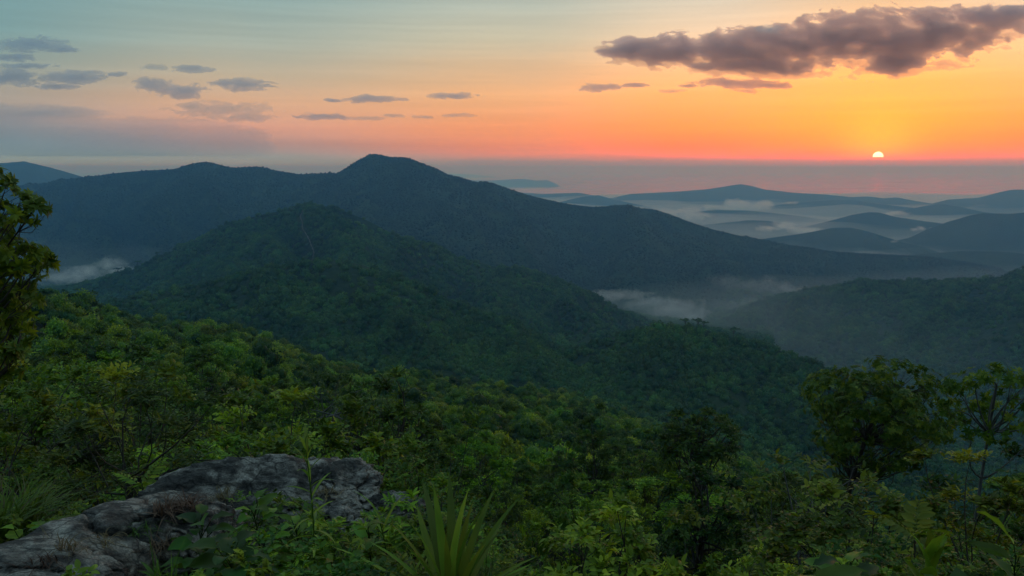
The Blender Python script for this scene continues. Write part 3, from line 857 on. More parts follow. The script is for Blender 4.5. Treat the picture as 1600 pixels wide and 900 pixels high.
def rand_dirs(rng, n):
    return unit(rng.normal(0, 1, (n, 3)))


def spray(buf, rng, C, out, nleaf, clump_r, leaf, width, style, detail, tone0=.5, flat=.6):
    """One clump of foliage about C: twigs fan outwards and carry alternate leaves, or end in whorls."""
    if style == 'rosette':
        nt = max(1, nleaf // 9)
        td = unit(rand_dirs(rng, nt) * .75 + out * .7 + np.array([0, 0, .45]))
        tip = C + td * clump_r * rng.uniform(.25, 1.0, (nt, 1)) * np.array([1, 1, flat])
        k = 9
        ang = rng.uniform(0, 6.28, (nt, 1)) + np.arange(k)[None] * 2.4
        ref = np.where(np.abs(td[:, 2:]) > .9, np.array([1., 0, 0]), np.array([0, 0, 1.]))
        a = unit(np.cross(td, ref)); b = np.cross(td, a)
        sp = rng.uniform(.75, 1.5, (nt, k))
        rad = a[:, None] * np.cos(ang)[..., None] + b[:, None] * np.sin(ang)[..., None]
        D = unit(rad * sp[..., None] + td[:, None] * .55 + np.array([0, 0, -.10])).reshape(-1, 3)
        Nn = unit(np.repeat(td, k, 0) + rng.normal(0, .2, (nt * k, 3)))
        P = np.repeat(tip, k, 0) - np.repeat(td, k, 0) * rng.uniform(0, .12, (nt * k, 1)) * leaf
        n = nt * k
        Lr = leaf * rng.uniform(.65, 1.15, n)
        tone = np.clip(np.repeat(rng.normal(tone0, .18, nt), k) + rng.normal(0, .13, n), 0, 1)
        add_leaves(buf, P, D, Nn, Lr, width * Lr, tone, detail, droop=.22)
    else:
        nt = max(2, nleaf // 8)
        td = unit(rand_dirs(rng, nt) * .8 + out * .55 + np.array([0, 0, .35]))
        k = 8
        s = np.linspace(.25, 1.0, k)[None, :, None] * clump_r * rng.uniform(.55, 1.1, (nt, 1, 1))
        base = C + td[:, None] * s * np.array([1, 1, flat]) + np.array([0, 0, -.18]) * (s / clump_r) ** 2 * clump_r
        ref = np.where(np.abs(td[:, 2:]) > .9, np.array([1., 0, 0]), np.array([0, 0, 1.]))
        a = unit(np.cross(td, ref))
        side = np.where(np.arange(k) % 2 == 0, 1.0, -1.0)[None, :, None]
        D = unit(td[:, None] * .55 + a[:, None] * side * .8 + rng.normal(0, .22, (nt, k, 3)) + np.array([0, 0, -.12])).reshape(-1, 3)
        Nn = unit(np.array([0, 0, 1.0]) + rng.normal(0, .33, (nt * k, 3)) + .25 * out)
        n = nt * k
        Lr = leaf * rng.uniform(.6, 1.2, n)
        tone = np.clip(np.repeat(rng.normal(tone0, .15, nt), k) + rng.normal(0, .16, n), 0, 1)
        add_leaves(buf, base.reshape(-1, 3), D, Nn, Lr, width * Lr, tone, detail)


def make_plant(rng, H, rx, rz, crown_z, clumps, per_clump, leaf, width=.42, style='twig', detail=2, clump_r=None, trunk_r=.06, stems=1, shape='dome', sides=5, twigs=True, flat=.6, lean=(0, 0)):
    """Returns (foliage Buf, wood Buf). H: height of crown centre is CROWN_Z; clumps sit in an uneven shell."""
    fol, wood = Buf(), Buf()
    cr = clump_r or rx * .42
    lean = np.array([lean[0], lean[1], 0.0])
    ctr = np.array([0, 0, crown_z]) + lean
    ga = math.pi * (3 - math.sqrt(5))
    base_t = []
    for s in range(stems):
        a = rng.uniform(0, 6.28); o = (0.0 if stems == 1 else .12 * rx)
        foot = np.array([math.cos(a) * o, math.sin(a) * o, -.25])
        top = ctr + np.array([rng.normal(0, .12 * rx), rng.normal(0, .12 * rx), -rz * .15])
        pts = curve(foot, top, rng, .06, 7)
        add_tube(wood, pts, np.linspace(trunk_r, trunk_r * .45, 7), sides + 1)
        base_t.append(pts)
    lob = rng.uniform(0, 6.28, 4)
    for i in range(clumps):
        z = 1 - (i + .5) / clumps * (1.45 if shape == 'dome' else 1.75 if shape == 'ball' else .5)
        th = i * ga + rng.normal(0, .35)
        rr = math.sqrt(max(0, 1 - z * z)) if shape != 'flat' else math.sqrt((i + .5) / clumps)
        wobr = 1 + .16 * math.sin(2 * th + lob[0]) + .12 * math.sin(3 * th + lob[1]) + rng.normal(0, .11)
        k = wobr * (rng.uniform(.72, 1.02) if rng.random() < .8 else rng.uniform(.3, .7))
        if shape == 'flat': z = .35 + rng.normal(0, .22)
        d = np.array([rr * math.cos(th), rr * math.sin(th), z])
        C = ctr + d * np.array([rx, rx, rz]) * k
        out = unit(d)
        spray(fol, rng, C, out, int(per_clump * rng.uniform(.6, 1.3)), cr * rng.uniform(.7, 1.25), leaf, width, style, detail, tone0=.5 + .12 * rng.normal(), flat=flat)
        b = base_t[i % stems]
        j = rng.integers(len(b) // 2, len(b))
        pts = curve(b[j], C, rng, .10, 5, up=.06)
        r0 = trunk_r * .42
        add_tube(wood, pts, np.linspace(r0, r0 * .25, 5), max(3, sides - 1))
        if twigs:
            for _ in range(2):
                e = C + rand_dirs(rng, 1)[0] * cr * np.array([.8, .8, .5])
                add_tube(wood, curve(pts[3], e, rng, .1, 3), [r0 * .3, r0 * .2, r0 * .1], 3)
    return fol, wood


def proto_coll(name):
    return bpy.data.collections.new(name)          # not linked to the scene: only instanced


def lump_proto(rng, name, r, leaves, leaf, mat, flat=.8):
    """Far crown: an uneven lumpy core closely set with leaf sprays."""
    import bmesh
    bm = bmesh.new()
    bmesh.ops.create_icosphere(bm, subdivisions=2, radius=1)
    V = np.array([v.co[:] for v in bm.verts]); F = np.array([[v.index for v in f.verts] for f in bm.faces]); bm.free()
    sd = int(rng.integers(1e6))
    k = 1 + .42 * fbm(V[:, 0] * 1.6, V[:, 1] * 1.6, V[:, 2] * 1.6, octaves=3, seed=sd)
    V = V * k[:, None] * r * np.array([1, 1, flat])
    V[:, 2] += r * .55
    b = Buf()
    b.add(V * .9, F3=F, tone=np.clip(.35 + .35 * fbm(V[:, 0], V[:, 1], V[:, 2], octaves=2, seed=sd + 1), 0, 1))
    i = rng.integers(0, len(V), leaves)
    i = i[V[i, 2] > -.1 * r]
    n = len(i)
    out = unit(V[i] - np.array([0, 0, r * .4]))
    P = V[i] + rng.normal(0, .12 * r, (n, 3))
    D = unit(np.cross(out, rand_dirs(rng, n)) + out * .5)
    add_leaves(b, P - D * leaf * .4, D, unit(out + rng.normal(0, .35, (n, 3))), leaf * rng.uniform(.6, 1.3, n), leaf * .6, np.clip(rng.normal(.55, .2, n), 0, 1), 2)
    return b.mesh(name, mat)


def gn_forest(name, pts, scale, coll, nproto, rng, label, cat, zsq=None, idx=None):
    """One mass of plants: a point mesh whose geometry nodes set a crown on every point."""
    n = len(pts)
    me = bpy.data.meshes.new(name)
    me.vertices.add(n); me.vertices.foreach_set('co', np.asarray(pts, np.float32).ravel())
    def fa(k, v, tp='FLOAT'):
        a = me.attributes.new(k, tp, 'POINT'); a.data.foreach_set('value' if tp != 'FLOAT_VECTOR' else 'vector', np.asarray(v).ravel())
    sc = np.repeat(np.asarray(scale, np.float32)[:, None], 3, 1); sc[:, 2] *= rng.uniform(.75, 1.3, n)
    fa('sc', sc.astype(np.float32), 'FLOAT_VECTOR')
    rot = np.stack([rng.normal(0, .08, n), rng.normal(0, .08, n), rng.uniform(0, 6.28, n)], -1).astype(np.float32)
    fa('rot', rot, 'FLOAT_VECTOR')
    fa('pick', (rng.integers(0, nproto, n) if idx is None else idx).astype(np.int32), 'INT')
    ng = bpy.data.node_groups.new(name + '_nodes', 'GeometryNodeTree')
    ng.interface.new_socket('Geometry', in_out='INPUT', socket_type='NodeSocketGeometry')
    ng.interface.new_socket('Geometry', in_out='OUTPUT', socket_type='NodeSocketGeometry')
    gi, go = ng.nodes.new('NodeGroupInput'), ng.nodes.new('NodeGroupOutput')
    ci = ng.nodes.new('GeometryNodeCollectionInfo'); ci.inputs['Collection'].default_value = coll
    ci.inputs['Separate Children'].default_value = True; ci.inputs['Reset Children'].default_value = True
    ip = ng.nodes.new('GeometryNodeInstanceOnPoints'); ip.inputs['Pick Instance'].default_value = True
    def na(k, tp):
        x = ng.nodes.new('GeometryNodeInputNamedAttribute'); x.data_type = tp; x.inputs['Name'].default_value = k
        return x.outputs['Attribute']
    ng.links.new(gi.outputs[0], ip.inputs['Points']); ng.links.new(ci.outputs[0], ip.inputs['Instance'])
    ng.links.new(na('pick', 'INT'), ip.inputs['Instance Index'])
    ng.links.new(na('sc', 'FLOAT_VECTOR'), ip.inputs['Scale']); ng.links.new(na('rot', 'FLOAT_VECTOR'), ip.inputs['Rotation'])
    ng.links.new(ip.outputs[0], go.inputs[0])
    o = link(name, me)
    md = o.modifiers.new('scatter', 'NODES'); md.node_group = ng
    return tag(o, label, cat, kind='stuff')


# ------------------------------------------------------------------ far and middle forest masses
frng = np.random.default_rng(21)
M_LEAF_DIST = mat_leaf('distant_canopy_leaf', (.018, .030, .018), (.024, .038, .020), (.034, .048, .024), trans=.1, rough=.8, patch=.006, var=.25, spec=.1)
dist_coll = proto_coll('distant_crowns')
for k in range(5):
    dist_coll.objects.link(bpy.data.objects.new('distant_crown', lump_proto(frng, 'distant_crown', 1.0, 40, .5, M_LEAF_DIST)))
far_coll = proto_coll('far_crowns')
for k in range(8):
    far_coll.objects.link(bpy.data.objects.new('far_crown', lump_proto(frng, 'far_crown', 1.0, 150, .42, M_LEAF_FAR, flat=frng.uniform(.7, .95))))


def one_per_cell(P, cell):
    """Keeps one of the points in every square of the given size: an even but irregular stand."""
    k = np.floor(P[:, 0] / cell).astype(np.int64) * 1000003 + np.floor(P[:, 1] / cell).astype(np.int64)
    _, i = np.unique(k, return_index=True)
    return P[np.sort(i)]


def build_trail():
    """A thin bare trail climbing the face of the trail hill."""
    g = mid_hill
    P = np.stack([g.X, g.Y, g.Z], -1)
    qx, qy = project(P)
    way = [(474, 329), (469, 338), (473, 350), (472, 357), (478, 366), (484, 377), (487, 386), (491, 395), (489, 404), (486, 413), (492, 422)]
    wx = np.interp(np.linspace(0, 10, 60), range(11), [w[0] for w in way]); wy = np.interp(np.linspace(0, 10, 60), range(11), [w[1] for w in way])
    pts = []
    for x, y in zip(wx, wy):
        d = (qx - x) ** 2 + (qy - y) ** 2 + np.where(g.T < 0, 1e9, 0)
        k = np.argsort(d.ravel())[:4]
        w = 1 / (d.ravel()[k] + .3); w /= w.sum()
        pts.append((P.reshape(-1, 3)[k] * w[:, None]).sum(0))
    pts = np.array(pts)
    for _ in range(3): pts[1:-1] = (pts[:-2] + pts[1:-1] * 2 + pts[2:]) / 4
    t = unit2(np.gradient(pts, axis=0)); n_ = np.stack([t[:, 1], -t[:, 0], 0 * t[:, 0]], -1); n_ /= np.linalg.norm(n_, axis=1)[:, None] + 1e-9
    w = .95 + .5 * np.sin(np.arange(60) * 1.7)[:, None]
    V = np.concatenate([pts - n_ * w, pts + n_ * w]) + np.array([0, 0, 1.3])
    i = np.arange(59)
    m, N, L = new_mat('bare_trail_earth')
    gg = N.new('ShaderNodeNewGeometry'); c = ramp(N, L, noise_tex(N, L, gg.outputs['Position'], .3, 4), [(.3, (.08, .065, .045)), (.7, (.15, .125, .09))])
    b = N.new('ShaderNodeBsdfPrincipled'); b.inputs['Roughness'].default_value = .95; L.new(c, b.inputs['Base Color'])
    o = N.new('ShaderNodeOutputMaterial'); L.new(b.outputs[0], o.inputs['Surface'])
    ob = link('path', mesh_np('path', V, np.stack([i, i + 1, i + 61, i + 60], -1), m, True))
    tag(ob, 'thin pale trail zigzagging down the green hill below the summit', 'trail', kind='structure')
    return pts


def unit2(v): return v / (np.linalg.norm(v, axis=-1, keepdims=True) + 1e-9)


TRAIL = build_trail()


def hill_forest(ridge, spacing, size, label, tmin=-1, tmax=1.0, sink=.3, coll=None):
    P = one_per_cell(ridge.scatter(spacing * .55, frng, tmin, tmax), spacing)
    s = size * np.clip(frng.lognormal(0, .24, len(P)), .5, 1.8)
    # clearings and clumps
    d = fbm(P[:, 0] / 60, P[:, 1] / 60, octaves=3, seed=5)
    keep = frng.random(len(P)) < np.clip(.85 + d * 1.2, .25, 1)
    if ridge is mid_hill:
        dt = np.min(np.linalg.norm(P[:, None, :2] - TRAIL[None, :, :2], axis=2), axis=1)
        keep &= dt > 1.5 + .75 * s
    P, s = P[keep], s[keep]
    P[:, 2] -= s * sink
    return gn_forest('forest', P, s, coll or far_coll, 5 if coll else 8, frng, label, 'forest')


hill_forest(mid_hill, 6.8, 4.1, 'forest of small trees covering the steep hill with the trail')
hill_forest(front_spur, 6.0, 3.7, 'darker forest covering the spur before the trail hill')
hill_forest(knoll, 5.6, 3.5, 'forest covering the low round knoll')
hill_forest(right_ridge, 8.2, 5.0, 'dim forest covering the ridge at the right edge')
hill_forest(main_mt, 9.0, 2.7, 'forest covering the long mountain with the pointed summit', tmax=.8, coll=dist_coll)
hill_forest(valley_hump, 6.5, 4.2, 'trees covering the small hump in the valley mist')
hill_forest(valley_ridge, 9, 4.5, 'trees covering the low misty spur at the mountain foot')

# valley floor and near-slope forest between 140 m and 2 km
def polar_points(r0, r1, spacing, rng, a0=-36, a1=36):
    n = int(.5 * R(a1 - a0) * (r1 * r1 - r0 * r0) / spacing ** 2)
    az = rng.uniform(R(a0), R(a1), n)
    r = np.sqrt(rng.uniform(r0 * r0, r1 * r1, n))
    x, y = np.sin(az) * r, np.cos(az) * r
    return np.stack([x, y, ground_z(x, y)], -1), r


P, r_ = polar_points(560, 2300, 5.0, frng, -8, 36); P = one_per_cell(P, 8.6)
gn_forest('forest', P - np.array([0, 0, 1.0]), 3.4 * np.clip(frng.lognormal(0, .3, len(P)), .5, 2), far_coll, 8, frng, 'forest filling the deep valley floor between knoll and right ridge', 'forest')
P, r_ = polar_points(2200, 3600, 14, frng, 0, 30)
gn_forest('forest', P - np.array([0, 0, 1.5]), 5.0 * np.clip(frng.lognormal(0, .3, len(P)), .5, 2), far_coll, 8, frng, 'faint forest on the valley floor at the mountain foot', 'forest')


# ------------------------------------------------------------------ near-slope trees
nrng = np.random.default_rng(5)
TREE_KINDS = [   # label word, foliage material, builder arguments
    ('round dark green tree', M_LEAF_DARK, dict(H=5, rx=2.1, rz=1.9, clump_r=.66, crown_z=3.1, clumps=26, per_clump=292, leaf=0.172, width=.5)),
    ('broad bright green tree', M_LEAF_MID, dict(H=5, rx=2.4, rz=1.6, clump_r=.70, crown_z=2.9, clumps=28, per_clump=292, leaf=0.178, width=.48)),
    ('yellow-green bushy tree', M_LEAF_YEL, dict(H=4, rx=1.9, rz=1.6, clump_r=.60, crown_z=2.3, clumps=23, per_clump=273, leaf=0.158, width=.5)),
    ('tall ragged dark tree', M_LEAF_DARK, dict(H=7, rx=1.7, rz=2.6, clump_r=.60, crown_z=3.9, clumps=28, per_clump=292, leaf=0.178, width=.45, shape='ball')),
    ('olive tree with whorled leaves', M_LEAF_OLIVE, dict(H=5, rx=2.0, rz=1.7, crown_z=3.0, clumps=23, per_clump=253, leaf=0.198, width=.36, style='rosette')),
    ('mid green tree with loose clumps', M_LEAF_MID, dict(H=6, rx=2.0, rz=2.0, crown_z=3.4, clumps=21, per_clump=292, leaf=0.172, width=.48, clump_r=.8, shape='ball')),
]


def thing_plant(kind_name, fol, wood, mat, bark, fname='crown', wname='trunk'):
    return (link_data(fname, fol.mesh(fname, mat)), link_data(wname, wood.mesh(wname, bark, True)))


def link_data(name, me):
    return (name, me)


def place_plant(name, pieces, loc, rz, sc, label, cat, group, tilt=(0, 0)):
    root = bpy.data.objects.new(name, None)
    root.empty_display_size = .3
    COL.objects.link(root)
    root.location = loc; root.rotation_euler = (tilt[0], tilt[1], rz)
    root.scale = sc if np.ndim(sc) else (sc, sc, sc)
    tag(root, label, cat, group)
    for nm, me in pieces:
        link(nm, me, root)
    return root


tree_protos = []
for lab, mt, kw in TREE_KINDS:
    kw = dict(kw)
    vs = []
    for v in range(2):
        f_, w_ = make_plant(nrng, trunk_r=.10, sides=4, twigs=False, **kw)
        vs.append([('crown', f_.mesh('crown', mt)), ('trunk', w_.mesh('trunk', M_BARK, True))])
    tree_protos.append((lab, vs))

# middle-distance crowns for the joined mass: several leafy lobes on a solid core
mid_coll = proto_coll('middle_crowns')
MID_N = 12


def lobed_proto(rng, name, mat):
    import bmesh
    b = Buf()
    bm = bmesh.new(); bmesh.ops.create_icosphere(bm, subdivisions=2, radius=1)
    V0 = np.array([v.co[:] for v in bm.verts]); F0 = np.array([[v.index for v in f.verts] for f in bm.faces]); bm.free()
    for q in range(int(rng.integers(5, 10))):
        th = q * 2.4 + rng.normal(0, .3); rr = .0 if q == 0 else rng.uniform(.75, 1.35)
        r = rng.uniform(.65, 1.0) * (1.15 if q == 0 else 1)
        c = np.array([rr * math.cos(th), rr * math.sin(th), (2.9 if q == 0 else rng.uniform(1.7, 2.7))])
        sd = int(rng.integers(1e6))
        k = 1 + .4 * fbm(V0[:, 0] * 2, V0[:, 1] * 2, V0[:, 2] * 2, octaves=2, seed=sd)
        V = V0 * k[:, None] * r * np.array([1, 1, .8])
        t0 = rng.uniform(.25, .7)
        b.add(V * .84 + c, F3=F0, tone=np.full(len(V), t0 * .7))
        n = 230
        i = rng.integers(0, len(V), n); i = i[V0[i, 2] > -.45]; n = len(i)
        out = unit(V[i]); P = V[i] * rng.uniform(.85, 1.12, (n, 1)) + rng.normal(0, .08, (n, 3)) + c
        D = unit(np.cross(out, rand_dirs(rng, n)) + out * .55)
        L = .30 * rng.uniform(.6, 1.3, n)
        add_leaves(b, P - D * .1, D, unit(out + np.array([0, 0, .35]) + rng.normal(0, .3, (n, 3))), L, .55 * L, np.clip(rng.normal(t0 + .1, .18, n), 0, 1), 2)
    add_tube(b, curve([0, 0, -.5], [0, 0, 2.2], rng, .05, 4), [.16, .14, .12, .08], 4, .0)
    return b.mesh(name, mat)


for k in range(MID_N):
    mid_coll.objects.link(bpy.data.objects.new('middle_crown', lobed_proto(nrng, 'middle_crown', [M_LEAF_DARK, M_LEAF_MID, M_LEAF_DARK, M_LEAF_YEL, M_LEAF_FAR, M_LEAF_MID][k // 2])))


def thin(P, mind, rng):
    """Greedy spacing: drop points closer than MIND(r) to one already kept."""
    order = np.argsort(np.hypot(P[:, 0], P[:, 1]))
    keep, cells = [], {}
    for i in order:
        x, y = P[i, 0], P[i, 1]; d = mind(math.hypot(x, y))
        c = (int(x // 3), int(y // 3)); ok = True; q = int(d // 3) + 1
        for a in range(-q, q + 1):
            for b in range(-q, q + 1):
                for k in cells.get((c[0] + a, c[1] + b), ()):
                    if (P[k, 0] - x) ** 2 + (P[k, 1] - y) ** 2 < d * d: ok = False; break
                if not ok: break
            if not ok: break
        if ok:
            keep.append(i); cells.setdefault(c, []).append(i)
    return np.array(keep)


P, r_ = polar_points(24, 200, 1.5, nrng, -35, 35)
k_ = thin(P, lambda r: 2.7 + .013 * r, nrng)
P = P[k_]; r_ = np.hypot(P[:, 0], P[:, 1])
size = np.clip(nrng.lognormal(0, .24, len(P)), .55, 1.6) * np.interp(r_, [24, 45, 90, 200], [.62, .85, 1.08, 1.15])
pxs, pys = project(P + np.array([0, 0, 3.0]))
inview = (pxs > -60) & (pxs < 1660) & (pys < 960)
# taller, darker trees on the right of centre
place = 'slope'
ind = np.where(inview)[0][:290]
species = nrng.choice(6, len(P), p=[.24, .22, .14, .14, .08, .18])


CAP_X = [-100, 0, 150, 300, 420, 500, 620, 700, 800, 950, 1100, 1250, 1400, 1700]
CAP_NEAR = [540, 540, 548, 552, 566, 592, 602, 650, 672, 700, 732, 700, 712, 700]
CAP_MID = [500, 505, 525, 545, 560, 580, 598, 612, 625, 640, 660, 715, 735, 730]
CAP_FAR = [470, 478, 496, 520, 545, 562, 586, 596, 606, 622, 640, 700, 722, 720]


def top_limit(px, r, rng):
    """Greatest height above the sea that the canopy reaches at this bearing and distance."""
    cap = np.interp(r, [26, 34, 60, 110], [0, 1, 1, 2])
    c = [np.interp(px, CAP_X, t) for t in (CAP_NEAR, CAP_MID, CAP_FAR)]
    y = c[0] + (c[1] - c[0]) * min(cap, 1) + (c[2] - c[1]) * max(cap - 1, 0)
    y += abs(rng.normal(0, 1)) * np.interp(r, [8, 30, 100], [34, 16, 7]) - 6
    return EYE + float(ray(px, y)[1]) * r


def region(px, r):
    a = 'under the left edge tree' if px < 150 else 'left of the boulders' if px < 330 else 'behind the boulders' if px < 560 else 'right of the boulders' if px < 760 else 'below the knoll' if px < 1120 else 'beside the tall right tree' if px < 1400 else 'at the right edge'
    return ('near ' if r < 45 else 'middle ' if r < 80 else 'far ') + 'forest ' + a


for i in ind:
    lab, vs = tree_protos[species[i]]
    pcs = vs[int(nrng.integers(2))]
    where = region(pxs[i], r_[i])
    s = float(size[i])
    zs = s * float(nrng.uniform(.95, 1.7))
    kw_ = TREE_KINDS[species[i]][2]
    lim = (top_limit(pxs[i], r_[i], nrng) - P[i][2]) / (kw_['crown_z'] + kw_['rz'] * 1.1)
    if lim < .3: continue
    zs = min(zs, lim); s = min(s, zs * 1.2)
    big = 'small ' if s < .75 else '' if s < 1.15 else 'large '
    place_plant('forest_tree', pcs, P[i] - np.array([0, 0, .2]), float(nrng.uniform(0, 6.28)), (s, s, zs),
                f'{big}{lab}, {where}', 'tree', f'{where} trees', (float(nrng.normal(0, .06)), float(nrng.normal(0, .06))))
rest = np.setdiff1d(np.arange(len(P)), ind)
P2, r2 = polar_points(200, 640, 2.6, nrng, -36, 36)
P2 = one_per_cell(P2, 4.9); r2 = np.hypot(P2[:, 0], P2[:, 1])
sz2 = 1.15 * np.clip(nrng.lognormal(0, .28, len(P2)), .5, 1.9)
PP = np.vstack([P[rest], P2]) - np.array([0, 0, .4]); SS = np.concatenate([size[rest], sz2])
SP_ = np.concatenate([species[rest], nrng.choice(6, len(P2), p=[.30, .20, .10, .12, .08, .20])]) * 2 + nrng.integers(0, 2, len(PP))
order = sorted(range(MID_N), key=lambda q: mid_coll.objects[q].name)
gn_forest('forest', PP, SS, mid_coll, MID_N, nrng, 'dense green forest running down the near slope beyond the single trees', 'forest', idx=SP_)


# ------------------------------------------------------------------ foreground rocks
def mat_rock():
    m, N, L = new_mat('weathered_granite')
    tc = N.new('ShaderNodeTexCoord')
    V = tc.outputs['Object']
    mp = N.new('ShaderNodeMapping'); mp.inputs['Scale'].default_value = (1.0, 1.6, 1.9); mp.inputs['Rotation'].default_value = (0, .2, .5)
    L.new(V, mp.inputs['Vector'])
    n1 = noise_tex(N, L, mp.outputs[0], 6.5, 9, .72, .3)
    c1 = ramp(N, L, n1, [(.32, (.06, .055, .050)), (.42, (.21, .190, .160)), (.54, (.41, .370, .31)), (.68, (.62, .57, .48))])
    n2 = noise_tex(N, L, V, 1.7, 5, .6)
    rust = N.new('ShaderNodeMix'); rust.data_type = 'RGBA'
    f2 = ramp(N, L, n2, [(.60, (0, 0, 0)), (.74, (.55, .55, .55))])
    L.new(f2, rust.inputs['Factor']); L.new(c1, rust.inputs['A']); rust.inputs['B'].default_value = (.16, .085, .048, 1)
    n3 = noise_tex(N, L, V, 20.0, 6, .7)
    lich = N.new('ShaderNodeMix'); lich.data_type = 'RGBA'
    f3 = ramp(N, L, n3, [(.60, (0, 0, 0)), (.68, (.8, .8, .8))])
    L.new(f3, lich.inputs['Factor']); L.new(rust.outputs['Result'], lich.inputs['A']); lich.inputs['B'].default_value = (.30, .30, .27, 1)
    n4 = noise_tex(N, L, mp.outputs[0], 3.2, 5, .6)
    dk = N.new('ShaderNodeMix'); dk.data_type = 'RGBA'; dk.blend_type = 'MULTIPLY'
    f4 = ramp(N, L, n4, [(.43, (.16, .17, .18)), (.56, (1, 1, 1))])
    dk.inputs['Factor'].default_value = .9; L.new(lich.outputs['Result'], dk.inputs['A']); L.new(f4, dk.inputs['B'])
    nd = N.new('ShaderNodeTexNoise'); nd.inputs['Scale'].default_value = 3.0; nd.inputs['Detail'].default_value = 5; L.new(V, nd.inputs['Vector'])
    vm = N.new('ShaderNodeVectorMath'); vm.operation = 'MULTIPLY_ADD'; vm.inputs[1].default_value = (.5, .5, .5)
    L.new(nd.outputs['Color'], vm.inputs[0]); L.new(mp.outputs[0], vm.inputs[2])
    vc = N.new('ShaderNodeTexVoronoi'); vc.feature = 'DISTANCE_TO_EDGE'; vc.inputs['Scale'].default_value = 2.1; L.new(vm.outputs[0], vc.inputs['Vector'])
    fc = ramp(N, L, vc.outputs['Distance'], [(.0, (.10, .10, .10)), (.035, (1, 1, 1))])
    ck = N.new('ShaderNodeMix'); ck.data_type = 'RGBA'; ck.blend_type = 'MULTIPLY'; ck.inputs['Factor'].default_value = .85
    L.new(dk.outputs['Result'], ck.inputs['A']); L.new(fc, ck.inputs['B'])
    n6 = noise_tex(N, L, V, 70.0, 3, .7)
    f6 = ramp(N, L, n6, [(.36, (.45, .45, .45)), (.5, (1, 1, 1)), (.66, (1.5, 1.5, 1.45))])
    gr = N.new('ShaderNodeMix'); gr.data_type = 'RGBA'; gr.blend_type = 'MULTIPLY'; gr.inputs['Factor'].default_value = .8
    L.new(ck.outputs['Result'], gr.inputs['A']); L.new(f6, gr.inputs['B'])
    b = N.new('ShaderNodeBsdfPrincipled'); b.inputs['Roughness'].default_value = .72; b.inputs['Specular IOR Level'].default_value = .35
    L.new(gr.outputs['Result'], b.inputs['Base Color'])
    n5 = noise_tex(N, L, mp.outputs[0], 13.0, 9, .75)
    bp = N.new('ShaderNodeBump'); bp.inputs['Strength'].default_value = .9; bp.inputs['Distance'].default_value = .09
    L.new(n5, bp.inputs['Height']); L.new(bp.outputs[0], b.inputs['Normal'])
    o = N.new('ShaderNodeOutputMaterial'); L.new(b.outputs[0], o.inputs['Surface'])
    return m


M_ROCK = mat_rock()
EYEV = np.array([0, 0, EYE])
_ico = None
ROCKS = []


def rock(px, py, D, rad, axis_to=None, label='', seed=0, rough=.16, cuts=7):
    """A boulder: a ball cut by random flat planes, weathered with layered noise and cracks."""
    global _ico
    import bmesh
    if _ico is None:
        bm = bmesh.new(); bmesh.ops.create_icosphere(bm, subdivisions=6, radius=1)
        _ico = (np.array([v.co[:] for v in bm.verts]), np.array([[v.index for v in f.verts] for f in bm.faces])); bm.free()
    V, F = _ico[0].copy(), _ico[1]
    r = np.random.default_rng(seed)
    for _ in range(cuts):
        n = unit(r.normal(0, 1, 3) * np.array([1, 1, .8])); h = r.uniform(.58, .86)
        d = V @ n - h
        V = V - np.where(d > 0, d * .85, 0)[:, None] * n
    N_ = unit(V)
    q = V * np.array(rad) / max(rad)
    f = fbm(q[:, 0] * 2.2, q[:, 1] * 2.2, q[:, 2] * 3.2, octaves=6, seed=seed, gain=.55)
    crack = np.abs(fbm(q[:, 0] * 1.8 + 4, q[:, 1] * 1.8, q[:, 2] * 4.0, octaves=3, seed=seed + 5))
    V = V + N_ * (f * rough * 1.2 + rough * .60 * fbm(q[:, 0] * 9, q[:, 1] * 9, q[:, 2] * 11, octaves=4, seed=seed + 2, gain=.65) - .05 * np.clip(.25 - np.abs(fbm(q[:, 0] * 4 + 9, q[:, 1] * 4, q[:, 2] * 7, octaves=2, seed=seed + 8)), 0, .25) * 4 - .22 * np.exp(-(crack / .030) ** 2))[:, None]
    V = V * np.array(rad)
    C = at(px, py, D)
    if axis_to is not None:
        d = unit(at(*axis_to) - C)
        up = np.array([0, 0, 1.0]); y = unit(np.cross(up, d)); z = np.cross(d, y)
        V = V[:, :1] * d + V[:, 1:2] * y + V[:, 2:] * z
    o = link('boulder', mesh_np('boulder', V, F, M_ROCK, True))
    o.location = C
    ROCKS.append((C, max(rad[0], rad[1]), V + C))
    return tag(o, label, 'rock')


rock(425, 786, 6.7, (1.02, .78, .42), (560, 772, 6.9), 'big grey boulder with a rounded top behind the tall weed', 11, .15)
rock(150, 872, 5.6, (1.35, .52, .30), (330, 795, 6.6), 'long sloping slab of rock running down to the lower left corner', 12, .13, cuts=5)
rock(300, 838, 5.7, (.62, .42, .30), (400, 815, 6.0), 'low dark rock wedged under the big boulder', 13, .16)
rock(545, 770, 6.5, (.34, .40, .26), None, 'blocky end of rock with a pale scar beside the big boulder', 14, .16, cuts=9)
rock(535, 832, 5.9, (.36, .34, .22), None, 'pale cracked rock below the overhang of the big boulder', 15, .18, cuts=9)
rock(618, 808, 6.3, (.24, .34, .25), (650, 830, 6.1), 'rightmost rock sloping down beside the spiky plant', 16, .18, cuts=8)
rock(40, 905, 4.9, (.62, .40, .16), (160, 880, 5.0), 'flat grey rock in the bottom left corner', 17, .14, cuts=5)


